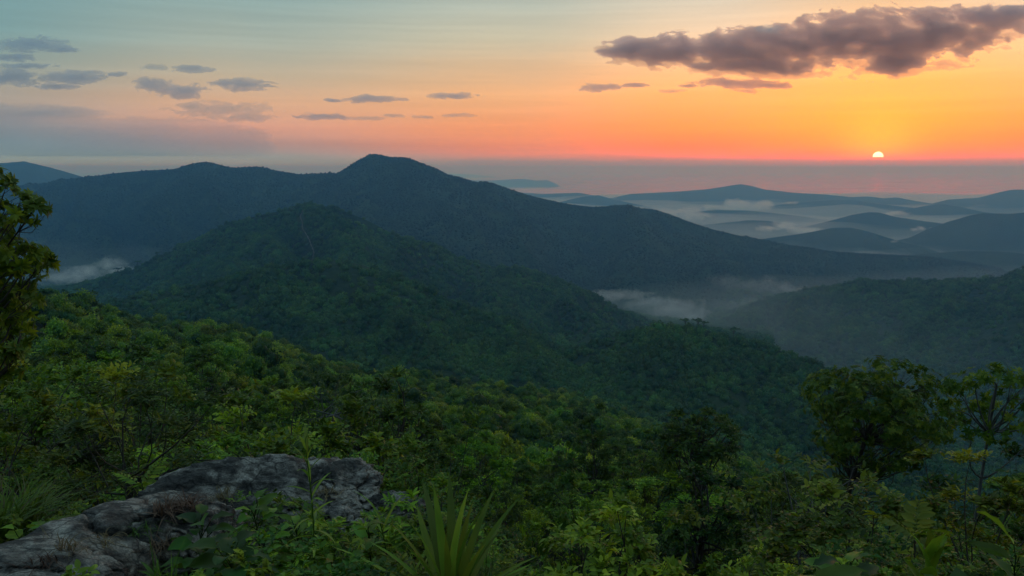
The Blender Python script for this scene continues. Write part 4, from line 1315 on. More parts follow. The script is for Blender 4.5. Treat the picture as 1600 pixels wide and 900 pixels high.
# ------------------------------------------------------------------ shrubs behind and beside the rock
SHRUBS = [
    ('leafy bright green shrub', M_LEAF_MID, dict(H=2, rx=1.15, rz=.85, crown_z=1.0, clumps=24, per_clump=182, leaf=0.092, width=.5, clump_r=0.36)),
    ('yellow-green leafy shrub', M_LEAF_YEL, dict(H=2, rx=1.05, rz=.90, crown_z=1.05, clumps=21, per_clump=182, leaf=0.092, width=.46, clump_r=0.36)),
    ('dark glossy shrub', M_LEAF_DARK, dict(H=2, rx=1.1, rz=.95, crown_z=1.1, clumps=24, per_clump=182, leaf=0.085, width=.5, clump_r=0.38)),
    ('small leaved tangled shrub', M_LEAF_MID, dict(H=2, rx=1.1, rz=.75, crown_z=.9, clumps=24, per_clump=243, leaf=0.058, width=.55, clump_r=0.34)),
    ('narrow leaved olive shrub', M_LEAF_OLIVE, dict(H=2, rx=1.0, rz=1.0, crown_z=1.15, clumps=18, per_clump=162, leaf=0.109, width=.26, clump_r=0.39)),
    ('whorled leaf green shrub', M_LEAF_MID, dict(H=2, rx=1.0, rz=.9, crown_z=1.1, clumps=18, per_clump=162, leaf=0.102, width=.34, clump_r=0.36, style='rosette')),
]
srng = np.random.default_rng(9)
shrub_protos = []
for lab, mt, kw in SHRUBS:
    vs = []
    for v in range(2):
        f_, w_ = make_plant(srng, trunk_r=.035, stems=3, sides=4, detail=8, **kw)
        vs.append([('foliage', f_.mesh('foliage', mt)), ('stem', w_.mesh('stem', M_BARK, True))])
    shrub_protos.append((lab, vs))

Ps, rs_ = polar_points(7.6, 27, .45, srng, -35, 35)
pxq = 800 + FPX * np.tan(np.arctan2(Ps[:, 0], Ps[:, 1]))
ok = ~((pxq < 700) & (rs_ < 9.0)) & ~((pxq > 560) & (pxq < 700) & (rs_ < 10)) & (srng.random(len(Ps)) < .9)
Ps = Ps[ok]
Ps = Ps[thin(Ps, lambda r: .95 + .085 * r, srng)]
shr = np.hypot(Ps[:, 0], Ps[:, 1])
SX = 800 + FPX * np.tan(np.arctan2(Ps[:, 0], Ps[:, 1]))
for i in range(len(Ps)):
    k = int(srng.choice(6, p=[.26, .20, .18, .16, .08, .12]))
    lab, vs = shrub_protos[k]
    reg = ('at the left edge' if SX[i] < 160 else 'on the left slope' if SX[i] < 400 else 'behind the boulders' if SX[i] < 760 else 'in the dip at centre' if SX[i] < 1150 else 'on the right slope' if SX[i] < 1400 else 'at the right edge')
    reg = ('close ' if shr[i] < 12 else 'farther ' if shr[i] > 19 else '') + reg
    s = float(np.interp(shr[i], [7.6, 12, 18, 27], [.62, 1.0, 1.55, 2.05]) * srng.uniform(.7, 1.3))
    zs = s * float(srng.uniform(1.1, 1.9))
    kw_ = SHRUBS[k][2]
    lim = (top_limit(SX[i], shr[i], srng) - Ps[i][2]) / (kw_['crown_z'] + kw_['rz'] * 1.1)
    if lim < .25: continue
    zs = min(zs, lim); s = min(s, zs * 1.25)
    place_plant('shrub', vs[int(srng.integers(2))], Ps[i] - np.array([0, 0, .08]), float(srng.uniform(0, 6.28)), (s, s, zs),
                f'{lab} growing {reg}', 'shrub', f'shrubs {reg}', (float(srng.normal(0, .1)), float(srng.normal(0, .1))))
print('shrubs', len(Ps))


# ------------------------------------------------------------------ single trees
def base_at(px, D):
    a = float(px_az(px, 640))
    x, y = math.sin(a) * D, math.cos(a) * D
    return np.array([x, y, float(ground_z(x, y))])


trng = np.random.default_rng(31)


def single_tree(name, px, D, label, cat, mat, bark, sc=1.0, rot=0.0, group=None, top=None, **kw):
    f_, w_ = make_plant(trng, **kw)
    if top is not None:
        k = (EYE + float(ray(px, top)[1]) * D - base_at(px, D)[2]) / (kw['crown_z'] + kw['rz'] * 1.05)
        sc = (k ** .5, k ** .5, k)
    return place_plant(name, [('crown', f_.mesh('crown', mat)), ('trunk', w_.mesh('trunk', bark, True))], base_at(px, D) - np.array([0, 0, .1]), rot, sc, label, cat, group)


def centred_tree(name, px, D, spots, label, mat, bark, leaf, width, per, clump_r, trunk_r, style='rosette', depth=.8, fork=None):
    """A tree whose leaf clumps hang at given sight lines near distance D."""
    base = base_at(px, D)
    fol, wood = Buf(), Buf()
    C = np.array([at(x, y, D + trng.uniform(-depth, depth)) for x, y in spots]) - base
    top = C.mean(0) * np.array([.5, .5, 1.0]); top[2] = np.quantile(C[:, 2], .78)
    tr = curve([0, 0, -.3], top, trng, .07, 9)
    add_tube(wood, tr, np.linspace(trunk_r, trunk_r * .4, 9), 7)
    for c in C:
        spray(fol, trng, c, unit(c - top + np.array([0, 0, .1])), per, clump_r * trng.uniform(.8, 1.2), leaf, width, style, 8, flat=.75)
        j = int(np.argmin(np.abs(tr[:, 2] - (c[2] - .75 * np.linalg.norm((c - top)[:2]) - .3)))); j = min(max(j, 4), 8)
        b = curve(tr[j], c, trng, .10, 6, up=-.05)
        br = trunk_r * (.40 if len(C) < 60 else .17)
        add_tube(wood, b, np.linspace(br, br * .25, 6), 5)
        for _ in range(4):
            e = c + rand_dirs(trng, 1)[0] * clump_r * .8
            add_tube(wood, curve(b[4], e, trng, .1, 3), [br * .25, br * .17, br * .1], 3)
    return place_plant(name, [('crown', fol.mesh('crown', mat)), ('trunk', wood.mesh('trunk', bark, True))], base, 0, 1, label, 'tree', None)


spots = [(x - 13, y) for x, y in [(2, 275), (8, 292), (-18, 285), (44, 318), (58, 322), (66, 328), (34, 340), (18, 352), (46, 352), (-8, 330), (6, 372), (28, 384), (-20, 380), (14, 404), (30, 420), (60, 396), (72, 404), (78, 412), (46, 412), (62, 424), (4, 436), (22, 446), (36, 458), (-12, 448), (10, 470), (40, 476), (26, 490), (-8, 494), (8, 508), (30, 512), (2, 528), (-30, 420), (-34, 350), (-28, 510), (-40, 470), (12, 330), (38, 392), (54, 416), (16, 460), (0, 400), (-10, 420), (20, 300), (6, 545), (26, 552), (-6, 562), (42, 530), (48, 502), (50, 452), (58, 470), (20, 575), (36, 560), (4, 590)]]
centred_tree('tree', -125, 11.5, spots, 'dark tree with whorled leaves leaning in at the left edge', M_LEAF_MID, M_BARK, .125, .36, 60, .19, .06)
tsp = []
while len(tsp) < 120:
    x, y = trng.uniform(-1, 1), trng.uniform(-1, 1)
    lobe = 1 + .16 * math.sin(5 * math.atan2(y, x) + 1.0) + .10 * math.sin(9 * math.atan2(y, x))
    if x * x + y * y * (1.0 if y < 0 else 1.5) < lobe * .95: tsp.append((1368 + x * 108, 655 + y * 90))
centred_tree('tree', 1385, 30, tsp, 'tall round tree with whorled leaves at the right', M_LEAF_TREE, M_BARK, .165, .38, 150, .62, .17, depth=2.4)
centred_tree('tree', 1546, 20.5, [(1494, 606), (1508, 618), (1524, 604), (1544, 594), (1562, 590), (1580, 598), (1600, 604), (1622, 600), (1490, 640), (1506, 654), (1530, 632), (1552, 622), (1574, 626), (1596, 634), (1618, 640), (1546, 650), (1580, 656), (1606, 668), (1636, 630), (1520, 672), (1562, 678), (1640, 660)],
             'slender pale trunked tree with an open crown at the right edge', M_LEAF_TREE, M_BARK_PALE, .14, .36, 110, .46, .065, depth=.9)
single_tree('tree', 1095, 62, 'dark flat-topped tree standing above the forest right of centre', 'tree', M_LEAF_DARK, M_BARK, H=8, rx=2.3, rz=1.5, crown_z=6.4, clumps=34, per_clump=150, leaf=.26, width=.5, clump_r=.9, trunk_r=.16, shape='dome', top=640)
single_tree('tree', 1105, 40, 'black-green tree with a pointed crown below the flat-topped tree', 'tree', M_LEAF_DARK, M_BARK, H=7, rx=1.6, rz=2.4, crown_z=4.2, clumps=36, per_clump=140, leaf=.24, width=.45, clump_r=.7, trunk_r=.13, shape='ball', top=714)
single_tree('tree', 605, 42, 'dark bushy tree rising behind the boulders', 'tree', M_LEAF_DARK, M_BARK, H=7, rx=2.2, rz=2.4, crown_z=4.2, clumps=44, per_clump=150, leaf=.24, width=.48, clump_r=.8, trunk_r=.13, shape='ball', top=600)
single_tree('tree', 520, 46, 'sparse pale tree left of the dark bushy tree', 'tree', M_LEAF_OLIVE, M_BARK_PALE, H=6, rx=1.9, rz=1.1, crown_z=5.2, clumps=30, per_clump=60, leaf=.2, width=.45, clump_r=.7, trunk_r=.08, stems=2, top=582)
single_tree('tree', 1265, 15.5, 'yellowing thin-leaved shrub tree with bare twigs', 'tree', M_LEAF_YEL, M_BARK_PALE, H=4, rx=1.0, rz=1.1, crown_z=2.6, clumps=30, per_clump=44, leaf=.12, width=.42, detail=8, clump_r=.42, trunk_r=.04, stems=4, shape='ball', top=690)
single_tree('tree', 128, 14, 'sapling with a thin pale stem on the left slope', 'tree', M_LEAF_OLIVE, M_BARK_PALE, H=3, rx=.8, rz=.7, crown_z=2.4, clumps=22, per_clump=50, leaf=.12, width=.4, detail=8, clump_r=.35, trunk_r=.028, stems=2, top=625)
single_tree('tree', 950, 11, 'bushy bright green tree low at the bottom right of centre', 'tree', M_LEAF_MID, M_BARK, H=3, rx=.78, rz=.85, crown_z=1.75, clumps=44, per_clump=100, leaf=.105, width=.5, detail=8, clump_r=.30, trunk_r=.04, stems=3, shape='ball', top=786)
for px, D, lb in ((82, 330, 'umbrella shaped tree highest on the left crest'), (140, 345, 'second umbrella shaped tree right of the highest one'), (30, 300, 'umbrella shaped tree partly behind the left edge tree')):
    single_tree('tree', px, D, lb, 'tree', M_LEAF_FAR, M_BARK, H=8, rx=5.5, rz=1.6, crown_z=8.0, clumps=30, per_clump=60, leaf=.7, width=.5, clump_r=1.5, trunk_r=.22, shape='flat', flat=.4)


def on_ridge(ridge, px, lift=0.0):
    P = np.stack([ridge.X, ridge.Y, ridge.Z], -1)
    k = np.where(ridge.T == 0)
    C = P[k]; qx, _ = project(C)
    return C[np.argmin(np.abs(qx - px))] + np.array([0, 0, lift])


f_, w_ = make_plant(trng, H=8, rx=5.0, rz=1.5, crown_z=7.5, clumps=22, per_clump=50, leaf=.9, width=.5, clump_r=1.6, trunk_r=.25, shape='flat', flat=.4)
UMB = [('crown', f_.mesh('crown', M_LEAF_FAR)), ('trunk', w_.mesh('trunk', M_BARK, True))]
for px, rdg, s, lb in ((1071, knoll, 1.0, 'leftmost flat umbrella tree on top of the round knoll'), (1088, knoll, 1.1, 'middle flat umbrella tree on top of the round knoll'), (1101, knoll, .9, 'third flat umbrella tree on top of the round knoll'), (1146, knoll, 1.1, 'lone umbrella tree on the right shoulder of the round knoll'),
                       (184, mid_hill, 1.5, 'umbrella tree on the left end of the trail hill above the mist'), (217, mid_hill, 1.4, 'flat tree on the left crest of the trail hill'), (246, mid_hill, 1.2, 'small lone tree on the left crest of the trail hill')):
    place_plant('tree', UMB, on_ridge(rdg, px), float(trng.uniform(0, 6)), s, lb, 'tree', None)


# ------------------------------------------------------------------ grasses and low plants
def blades(buf, rng, base, n, L, spread, w, curl, tone=.5, seg=6, lean=None, dirs=None):
    t = np.linspace(0, 1, seg)
    for i in range(n):
        a = rng.uniform(0, 6.28); sp = abs(rng.normal(0, spread))
        d = np.array([math.cos(a) * sp, math.sin(a) * sp, 1.0])
        if lean is not None: d = d + lean
        d = unit(d); l = L * rng.uniform(.55, 1.15)
        h = np.array([d[0], d[1], 0]); h = h / (np.linalg.norm(h) + 1e-6)
        c = curl * rng.uniform(.5, 1.5)
        p = base + np.array([rng.normal(0, .04), rng.normal(0, .04), 0]) + l * (t[:, None] * d + (t ** 2.2)[:, None] * c * (h * .55 - np.array([0, 0, .75])))
        s = np.cross(h, [0, 0, 1.0]); s = s / (np.linalg.norm(s) + 1e-6)
        ww = (w * np.clip(np.minimum(.55 + t * 3, (1 - t) * 1.6), .03, 1))[:, None] * .5
        V = np.concatenate([p - s * ww, p + s * ww]); k = np.arange(seg - 1)
        F = np.stack([k, k + 1, k + seg + 1, k + seg], -1)
        tn = np.clip(rng.normal(tone, .15), 0, 1)
        buf.add(V, F4=F, tone=np.full(2 * seg, tn))


def grass_tuft(px, D, label, n, L, mat, spread=.5, curl=.6, w=.012, lean=None, lift=0.0, name='grass_tuft', dead=0):
    b = Buf(); blades(b, trng, np.zeros(3), n, L, spread, w, curl, lean=lean)
    root = place_plant(name, [('blades', b.mesh('blades', mat))], base_at(px, D) + np.array([0, 0, lift]), 0, 1, label, 'grass', None)
    if dead:
        b = Buf(); blades(b, trng, np.zeros(3), dead, L * 1.35, spread * 1.3, w * .55, curl * 1.2, lean=lean)
        link('dry_blades', b.mesh('dry_blades', M_DRY), root)
    return root


grass_tuft(22, 6.6, 'bushy green grass tuft at the left edge with dry arching stalks', 170, .62, M_GRASS, .42, .55, .016, lean=np.array([.15, 0, 0]), dead=34, lift=.25)
grass_tuft(-20, 6.0, 'green grass tuft partly outside the left edge', 120, .6, M_GRASS, .5, .6, .016, dead=10, lift=.15)
grass_tuft(95, 6.4, 'dry straw grass leaning over the long rock slab', 26, .42, M_DRY, .7, .9, .007, lean=np.array([.5, 0, 0]), lift=.22)
grass_tuft(60, 5.2, 'thin dry grass stems in front of the slab', 22, .45, M_DRY, .35, .35, .006, lift=.15)
grass_tuft(150, 5.1, 'dead red-brown twigs lying in front of the slab', 50, .34, M_DRY_RED, 1.6, .7, .006, lift=.10)
grass_tuft(250, 4.6, 'thin green grass with a tall stalk left of the leafy clump', 26, .48, M_GRASS, .3, .35, .008, lift=.05)
grass_tuft(745, 4.9, 'fine arching grass behind the spiky plant', 90, .55, M_GRASS, .5, .75, .008, dead=16, lift=.05)
grass_tuft(640, 4.6, 'short green grass left of the spiky plant', 70, .40, M_GRASS, .5, .6, .010, dead=6, lift=.05)


ROCKV = np.vstack([V for _, _, V in ROCKS]); RPX, RPY = project(ROCKV)
RD = np.linalg.norm(ROCKV - EYEV, axis=1)


def on_rock(px, py):
    """The visible rock point nearest to a sight line."""
    k = np.where((np.abs(RPX - px) < 9) & (np.abs(RPY - py) < 9))[0]
    if not len(k): return None
    return ROCKV[k[np.argmin(RD[k])]]


for px, py, n, L_, mt_, lb in ((262, 792, 70, .22, M_DRY_RED, 'rust coloured dry grass in the cleft between slab and boulder'), (300, 782, 60, .20, M_DRY_RED, 'second clump of rust grass, on the upper slab end'), (345, 770, 60, .18, M_DRY, 'straw coloured dry grass low on the big boulder'),
                               (215, 822, 40, .14, M_GRASS, 'short green grass in a crack of the long slab'), (165, 838, 36, .12, M_DRY, 'little tuft of straw in a crack of the long slab'), (110, 852, 40, .16, M_DRY, 'straw tuft near the lower end of the slab'),
                               (60, 870, 40, .14, M_DRY_RED, 'reddish dead grass on the lowest part of the slab'), (500, 765, 40, .16, M_DRY, 'dry grass hanging beside the blocky rock end'), (420, 790, 44, .18, M_GRASS, 'green grass rooted in the middle of the big boulder'), (250, 850, 50, .2, M_DRY_RED, 'dead red-brown grass at the slab front')):
    p = on_rock(px, py)
    if p is None: continue
    b = Buf(); blades(b, trng, np.zeros(3), n, L_, .9, .007, .9)
    place_plant('grass_tuft', [('blades', b.mesh('blades', mt_))], p - np.array([0, 0, .015]), 0, 1, lb, 'grass', None)


def blade_leaf(rng, L, W, arch, fold=.22, seg=8):
    """One long pointed leaf along +X, arching down, folded at its midrib."""
    t = np.linspace(0, 1, seg)
    w = W * .5 * np.clip(np.sin(np.pi * np.clip(t * .82 + .16, 0, 1)) ** .8, .03, 1); w[-1] = .001
    x = L * (t - .10 * arch * t ** 3); z = -arch * L * .55 * t ** 2.4
    V = np.concatenate([np.stack([x, -w, z + w * fold * 2], -1), np.stack([x, 0 * w, z], -1), np.stack([x, w, z + w * fold * 2], -1)])
    k = np.arange(seg - 1)
    F = np.concatenate([np.stack([k, k + 1, k + seg + 1, k + seg], -1), np.stack([k + seg, k + seg + 1, k + 2 * seg + 1, k + 2 * seg], -1)])
    return V, F


def broad_leaf(rng, L, W, arch=.35, seg=7, lobes=0.0):
    """One broad leaf along +X with a midrib fold, wavy margin and drooping tip."""
    t = np.linspace(0, 1, seg)
    prof = np.sin(np.pi * t ** .75) ** .85; prof[0] = .04; prof[-1] = .01
    if lobes: prof = prof * (1 - lobes * (.5 + .5 * np.cos(t * 6 * np.pi)))
    rows = []
    wav = rng.normal(0, .05, (seg, 2))
    for j, s in enumerate((-1, -.5, 0, .5, 1)):
        w = prof * W * .5 * s
        z = -arch * L * .6 * t ** 2 + np.abs(s) * prof * W * .16 + (wav[:, 0 if s < 0 else 1] * W * abs(s)) * (t > .05)
        rows.append(np.stack([L * t - .12 * arch * L * t ** 3, w, z], -1))
    V = np.concatenate(rows); k = np.arange(seg - 1); F = []
    for j in range(4):
        F.append(np.stack([k + j * seg, k + j * seg + 1, k + (j + 1) * seg + 1, k + (j + 1) * seg], -1))
    return V, np.concatenate(F)


def leaf_mesh(kind, rng, mat, L, W, arch, tone, **kw):
    V, F = (blade_leaf if kind == 'blade' else broad_leaf)(rng, L, W, arch, **kw)
    tn = np.clip(tone + .18 * fbm(V[:, 0] * 18 / L, V[:, 1] * 18 / L, octaves=2, seed=int(rng.integers(9999))), 0, 1)
    return mesh_np('leaf', V, F, mat, True, {'tone': tn})


def orient(o, p, az, el, roll=0.0, s=1.0):
    o.location = p
    o.rotation_euler = (Matrix.Rotation(az, 4, 'Z') @ Matrix.Rotation(-el, 4, 'Y') @ Matrix.Rotation(roll, 4, 'X')).to_euler()
    o.scale = (s, s, s)


def leaf_plant(name, px, D, label, mat, n, L, W, arch, kind='broad', el=(.2, 1.2), stem=0.0, lift=0.0, whorls=1, tones=(.3, .8), cat='plant', lobes=0.0, stem_r=.006, petiole=0.0, lean=(0, 0), bark=None):
    root = empty(name, base_at(px, D) + np.array([0, 0, lift]), 0, label, cat)
    kw = {'lobes': lobes} if kind == 'broad' and lobes else {}
    vs = [leaf_mesh(kind, trng, mat, L, W, arch * trng.uniform(.6, 1.4), trng.uniform(*tones), **kw) for _ in range(6)]
    w = Buf()
    if stem:
        sp = curve([0, 0, -.1], [lean[0], lean[1], stem], trng, .05, 7)
        add_tube(w, sp, np.linspace(stem_r, stem_r * .55, 7), 5)
    for i in range(n):
        u = (i + .5) / n
        az = i * 2.4 + trng.normal(0, .25)
        e = el[0] + (el[1] - el[0]) * u + trng.normal(0, .10)
        p = np.zeros(3)
        if stem:
            h = (whorls == 1) and (.35 + .65 * u) or 1.0
            p = sp[min(6, int(h * 6))] + (sp[min(6, int(h * 6) + 1)] - sp[min(6, int(h * 6))]) * ((h * 6) % 1)
        d = np.array([math.cos(az) * math.cos(e), math.sin(az) * math.cos(e), math.sin(e)])
        if petiole:
            q = p + d * petiole * trng.uniform(.6, 1.2) + np.array([0, 0, .02])
            add_tube(w, curve(p, q, trng, .05, 3), [stem_r * .5] * 3, 4); p = q; e *= .45
        o = link('leaf', vs[i % 6], root)
        orient(o, p, az, e, trng.normal(0, .25), trng.uniform(.7, 1.15) * (1 - .25 * abs(u - .4)))
    if w.n: link('stem', w.mesh('stem', bark or M_LEAF_OLIVE, True), root)
    return root


leaf_plant('spiky_plant', 700, 4.15, 'spiky plant with long sword leaves right of the boulders', M_GRASS, 30, .80, .056, .36, 'blade', (.58, 1.52), lift=.09, tones=(.55, 1.0))
leaf_plant('broad_leaf_plant', 1285, 3.55, 'yellow-green plant with large pointed leaves at the bottom edge', M_LEAF_YEL, 14, .27, .13, .5, el=(.1, 1.1), stem=.55, petiole=.05, tones=(.3, .7))
leaf_plant('broad_leaf_plant', 1545, 3.9, 'tall plant with big dark upright leaves in the bottom right corner', M_LEAF_DARK, 15, .36, .15, .35, el=(.3, 1.35), stem=.45, petiole=.04, tones=(.4, .9))
leaf_plant('broad_leaf_plant', 1472, 4.6, 'upright light green plant beside the big dark leaves', M_LEAF_YEL, 12, .24, .10, .3, el=(.6, 1.4), stem=.62, tones=(.3, .6))
leaf_plant('young_shoot', 1392, 3.1, 'young shoot with a pale top whorl at the bottom edge', M_LEAF_YEL, 9, .13, .04, .3, el=(.2, 1.2), stem=.42, whorls=2, tones=(.5, .9))
leaf_plant('broad_leaf_plant', 1338, 4.6, 'dark plant with lobed drooping leaves', M_LEAF_DARK, 14, .24, .16, .6, el=(.0, .9), stem=.5, petiole=.08, lobes=.35, tones=(.3, .8))
leaf_plant('broad_leaf_plant', 1610, 4.8, 'leafy plant half outside the right edge', M_LEAF_MID, 12, .28, .12, .4, el=(.2, 1.2), stem=.6, petiole=.05)
leaf_plant('broad_leaf_plant', 1430, 4.0, 'low dark leafy plant under the light green one', M_LEAF_DARK, 14, .2, .09, .5, el=(.0, 1.0), stem=.35, petiole=.04)
leaf_plant('broad_leaf_plant', 345, 4.35, 'dark clump of large rounded leaves in front of the boulder', M_LEAF_DARK, 18, .2, .15, .55, el=(.05, 1.1), stem=.34, petiole=.10, tones=(.2, .6))
leaf_plant('broad_leaf_plant', 305, 4.9, 'dark leafy mound growing over the slab foot', M_LEAF_DARK, 20, .17, .12, .5, el=(.0, 1.1), stem=.42, petiole=.08, tones=(.2, .6))
leaf_plant('broad_leaf_plant', 388, 5.0, 'leafy green mound under the big boulder', M_LEAF_MID, 20, .16, .09, .5, el=(.0, 1.1), stem=.46, petiole=.07, tones=(.2, .6))
leaf_plant('broad_leaf_plant', 455, 4.9, 'leafy plant at the foot of the tall weed', M_LEAF_MID, 18, .15, .08, .5, el=(.0, 1.1), stem=.40, petiole=.06, tones=(.2, .7))
leaf_plant('broad_leaf_plant', 510, 4.4, 'small pale green plant right of the tall weed', M_LEAF_YEL, 16, .11, .05, .5, el=(.0, 1.1), stem=.30, petiole=.05, tones=(.3, .7))
leaf_plant('broad_leaf_plant', 428, 4.2, 'low clump of round blue-green leaves at the bottom', M_LEAF_DARK, 16, .11, .10, .3, el=(.0, .9), stem=.18, petiole=.08, tones=(.5, .9))
leaf_plant('broad_leaf_plant', 570, 4.5, 'upright leafy plant in front of the cracked rock', M_LEAF_MID, 14, .16, .07, .6, el=(-.2, 1.2), stem=.50, petiole=.03, tones=(.3, .7))
leaf_plant('broad_leaf_plant', 640, 4.0, 'low bright leafy plant at the foot of the spiky plant', M_LEAF_MID, 16, .12, .07, .4, el=(.0, 1.0), stem=.22, petiole=.05)
leaf_plant('broad_leaf_plant', 20, 5.6, 'bright rounded leaves under the grass at the left edge', M_LEAF_MID, 14, .13, .11, .4, el=(.0, 1.0), stem=.30, petiole=.09, tones=(.4, .9))
leaf_plant('tall_weed', 474, 4.6, 'tall weed with narrow leaves and a seed stalk before the boulder', M_GRASS, 22, .20, .022, .6, 'blade', (.0, 1.35), stem=1.0, tones=(.5, 1.0), stem_r=.006, bark=M_GRASS)
leaf_plant('tall_weed', 590, 4.9, 'arching weed with ribbon leaves by the cracked rock', M_GRASS, 10, .34, .020, 1.1, 'blade', (.6, 1.4), stem=.45, tones=(.4, .9))
leaf_plant('tall_weed', 225, 4.9, 'low weed with strap leaves on the slab foot', M_GRASS, 14, .20, .03, .7, 'blade', (.1, 1.2), lift=.12, tones=(.2, .6))
leaf_plant('tall_weed', 800, 4.6, 'broad bladed weed right of the spiky plant', M_GRASS, 14, .34, .05, .9, 'blade', (.1, 1.2), tones=(.2, .6))


def frond_mesh(rng, L, n, ll, lw, mat):
    b = Buf()
    t = np.linspace(.12, 1, n); x = L * t; z = -.28 * L * t ** 2
    P = np.repeat(np.stack([x, 0 * x, z], -1), 2, 0)
    s = np.tile([1.0, -1.0], n)
    D = np.stack([np.full(2 * n, .45), s * .9, np.full(2 * n, -.10)], -1) + rng.normal(0, .08, (2 * n, 3))
    l = ll * np.repeat(np.sin(np.pi * (t * .8 + .15)) + .15, 2)
    add_leaves(b, P, D, np.tile([0, 0, 1.0], (2 * n, 1)), l, l * lw, np.clip(rng.normal(.6, .12, 2 * n), 0, 1), 8, .25)
    tt = np.linspace(0, 1, 6)
    add_tube(b, np.stack([L * tt, 0 * tt, -.28 * L * tt ** 2], -1), np.full(6, .0035), 4)
    return b.mesh('frond', mat)


def frond_plant(px, D, label, n, L, H, mat, lift=0.0, ll=.13, cat='plant', el=(-.1, .9)):
    root = empty('frond_plant', base_at(px, D) + np.array([0, 0, lift]), 0, label, cat)
    vs = [frond_mesh(trng, L * trng.uniform(.85, 1.15), 9, ll, .34, mat) for _ in range(4)]
    w = Buf(); sp = curve([0, 0, -.1], [trng.normal(0, .06), trng.normal(0, .06), H], trng, .04, 7)
    add_tube(w, sp, np.linspace(.016, .008, 7), 5)
    for i in range(n):
        u = (i + .5) / n
        o = link('frond', vs[i % 4], root)
        orient(o, sp[min(6, int((.45 + .55 * u) * 6.9))], i * 2.4 + trng.normal(0, .2), el[0] + (el[1] - el[0]) * u, trng.normal(0, .15), trng.uniform(.8, 1.1))
    link('stem', w.mesh('stem', M_BARK, True), root)
    return root


frond_plant(1405, 8.2, 'bright yellow-green sapling with feathery compound leaves', 14, .42, 1.55, M_LEAF_YEL, ll=.15)
frond_plant(1445, 7.2, 'second feathery sapling lower right of the tall one', 12, .38, 1.05, M_LEAF_YEL, ll=.14)
frond_plant(205, 6.9, 'feathery green shrublet behind the slab', 12, .30, .42, M_LEAF_MID, ll=.09, lift=.2)

# undergrowth between the single plants
und = proto_coll('undergrowth_sprigs')
for k in range(8):
    b = Buf(); ur = np.random.default_rng(400 + k)
    mt = [M_LEAF_MID, M_LEAF_DARK, M_LEAF_YEL, M_LEAF_MID][k % 4]
    if k < 6:
        for _ in range(7):
            C = np.array([ur.normal(0, .14), ur.normal(0, .14), ur.uniform(.08, .34)])
            spray(b, ur, C, np.array([0, 0, 1.0]), 40, .13, [.042, .036, .05, .030, .06, .045][k], [.55, .5, .45, .6, .3, .5][k], 'twig' if k % 3 else 'rosette', 8)
    else:
        blades(b, ur, np.zeros(3), 26, .36, .5, .010, .7); mt = M_GRASS
    und.objects.link(bpy.data.objects.new('sprig', b.mesh('sprig', mt)))
Pu, ru = polar_points(2.4, 15, .16, srng, -36, 36)
inside = np.zeros(len(Pu), bool)
for C, rr, V in ROCKS:
    lo, hi = V.min(0), V.max(0); c2 = (lo + hi) / 2; h2 = (hi - lo) / 2
    inside |= (((Pu[:, 0] - c2[0]) / (h2[0] * .9)) ** 2 + ((Pu[:, 1] - c2[1]) / (h2[1] * .9)) ** 2) < 1
thinned = (SXu := 800 + FPX * np.tan(np.arctan2(Pu[:, 0], Pu[:, 1]))) 
inside |= (thinned < 330) & (ru < 6.6) & (srng.random(len(Pu)) < .80)
inside |= (np.abs(thinned - 705) < 75) & (ru > 3.2) & (ru < 5.2)
Pu = Pu[~inside]
gn_forest('undergrowth', Pu - np.array([0, 0, .04]), srng.uniform(.6, 1.25, len(Pu)), und, 8, srng, 'low tangled green undergrowth covering the ground round the boulders', 'undergrowth')


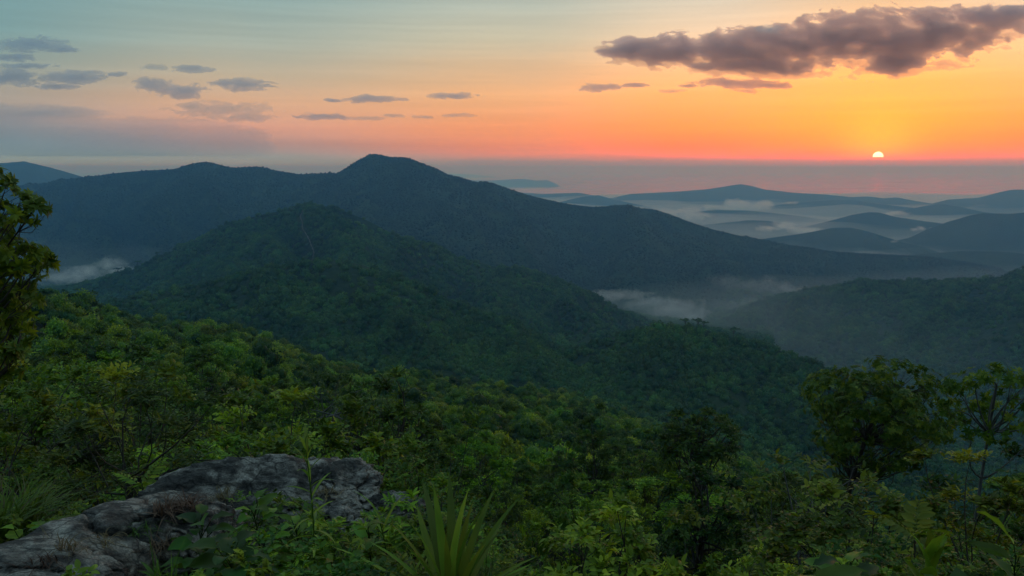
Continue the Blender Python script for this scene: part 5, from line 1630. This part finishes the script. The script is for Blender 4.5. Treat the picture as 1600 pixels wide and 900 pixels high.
# ------------------------------------------------------------------ ships far out on the sea
def ship(px, py, L, label):
    a, s = ray(px, py)
    D = EYE / -float(s)
    m, N, Lk = new_mat('ship_paint')
    b = N.new('ShaderNodeBsdfPrincipled'); b.inputs['Base Color'].default_value = (.06, .05, .05, 1); b.inputs['Roughness'].default_value = .6
    o = N.new('ShaderNodeOutputMaterial'); Lk.new(b.outputs[0], o.inputs['Surface'])
    root = empty('ship', (math.sin(a) * D, math.cos(a) * D, 0), .3, label, 'ship')
    h = L * .5; w = L * .08
    t = [(-h, .8), (-h * .7, 1), (h * .55, 1), (h * .85, .6), (h, .05)]
    V, F = [], []
    for x, k in t:
        V += [(x, -w * k * .7, -2), (x, w * k * .7, -2), (x * 1.02, w * k, L * .09), (x * 1.02, -w * k, L * .09)]
    for i in range(4):
        for j in range(4):
            F.append([i * 4 + j, i * 4 + (j + 1) % 4, i * 4 + 4 + (j + 1) % 4, i * 4 + 4 + j])
    F += [[0, 3, 2, 1], [16, 17, 18, 19]]
    link('hull', mesh_np('hull', V, np.array(F), m), root)
    link('bridge_house', box_mesh('bridge_house', (-h * .85, -w * .8, L * .088), (-h * .55, w * .8, L * .24), m), root)
    link('funnel', box_mesh('funnel', (-h * .82, -w * .3, L * .239), (-h * .70, w * .3, L * .31), m), root)
    return root


ship(897, 289, 110, 'tiny dark ship on the pink sea right of the long island')
ship(912, 281, 130, 'second fainter ship farther out above the first')


# ------------------------------------------------------------------ labels of look-alikes: told apart by their place from left to right
def tell_apart():
    by = {}
    for o in scene.objects:
        if o.parent is None and o.get('label') and o.get('category') in ('tree', 'shrub'):
            by.setdefault(o['label'], []).append(o)
    nth = ['first', 'second', 'third', 'fourth', 'fifth', 'sixth', 'seventh', 'eighth', 'ninth', 'tenth', 'eleventh', 'twelfth']
    num = ['zero', 'one', 'two', 'three', 'four', 'five', 'six', 'seven', 'eight', 'nine', 'ten', 'eleven', 'twelve']
    for lb, os_ in by.items():
        n = len(os_)
        if n < 2 or n > 12: continue
        os_.sort(key=lambda o: math.atan2(o.location.x, o.location.y))
        for i, o in enumerate(os_):
            if n == 2: t = ('left', 'right')[i] + ' one of two'
            elif n == 3: t = ('left', 'middle', 'right')[i] + ' one of three'
            else: t = f'{nth[i]} from left of {num[n]}'
            if len((lb + ' ' + t).split()) <= 16: o['label'] = lb + ', ' + t


tell_apart()
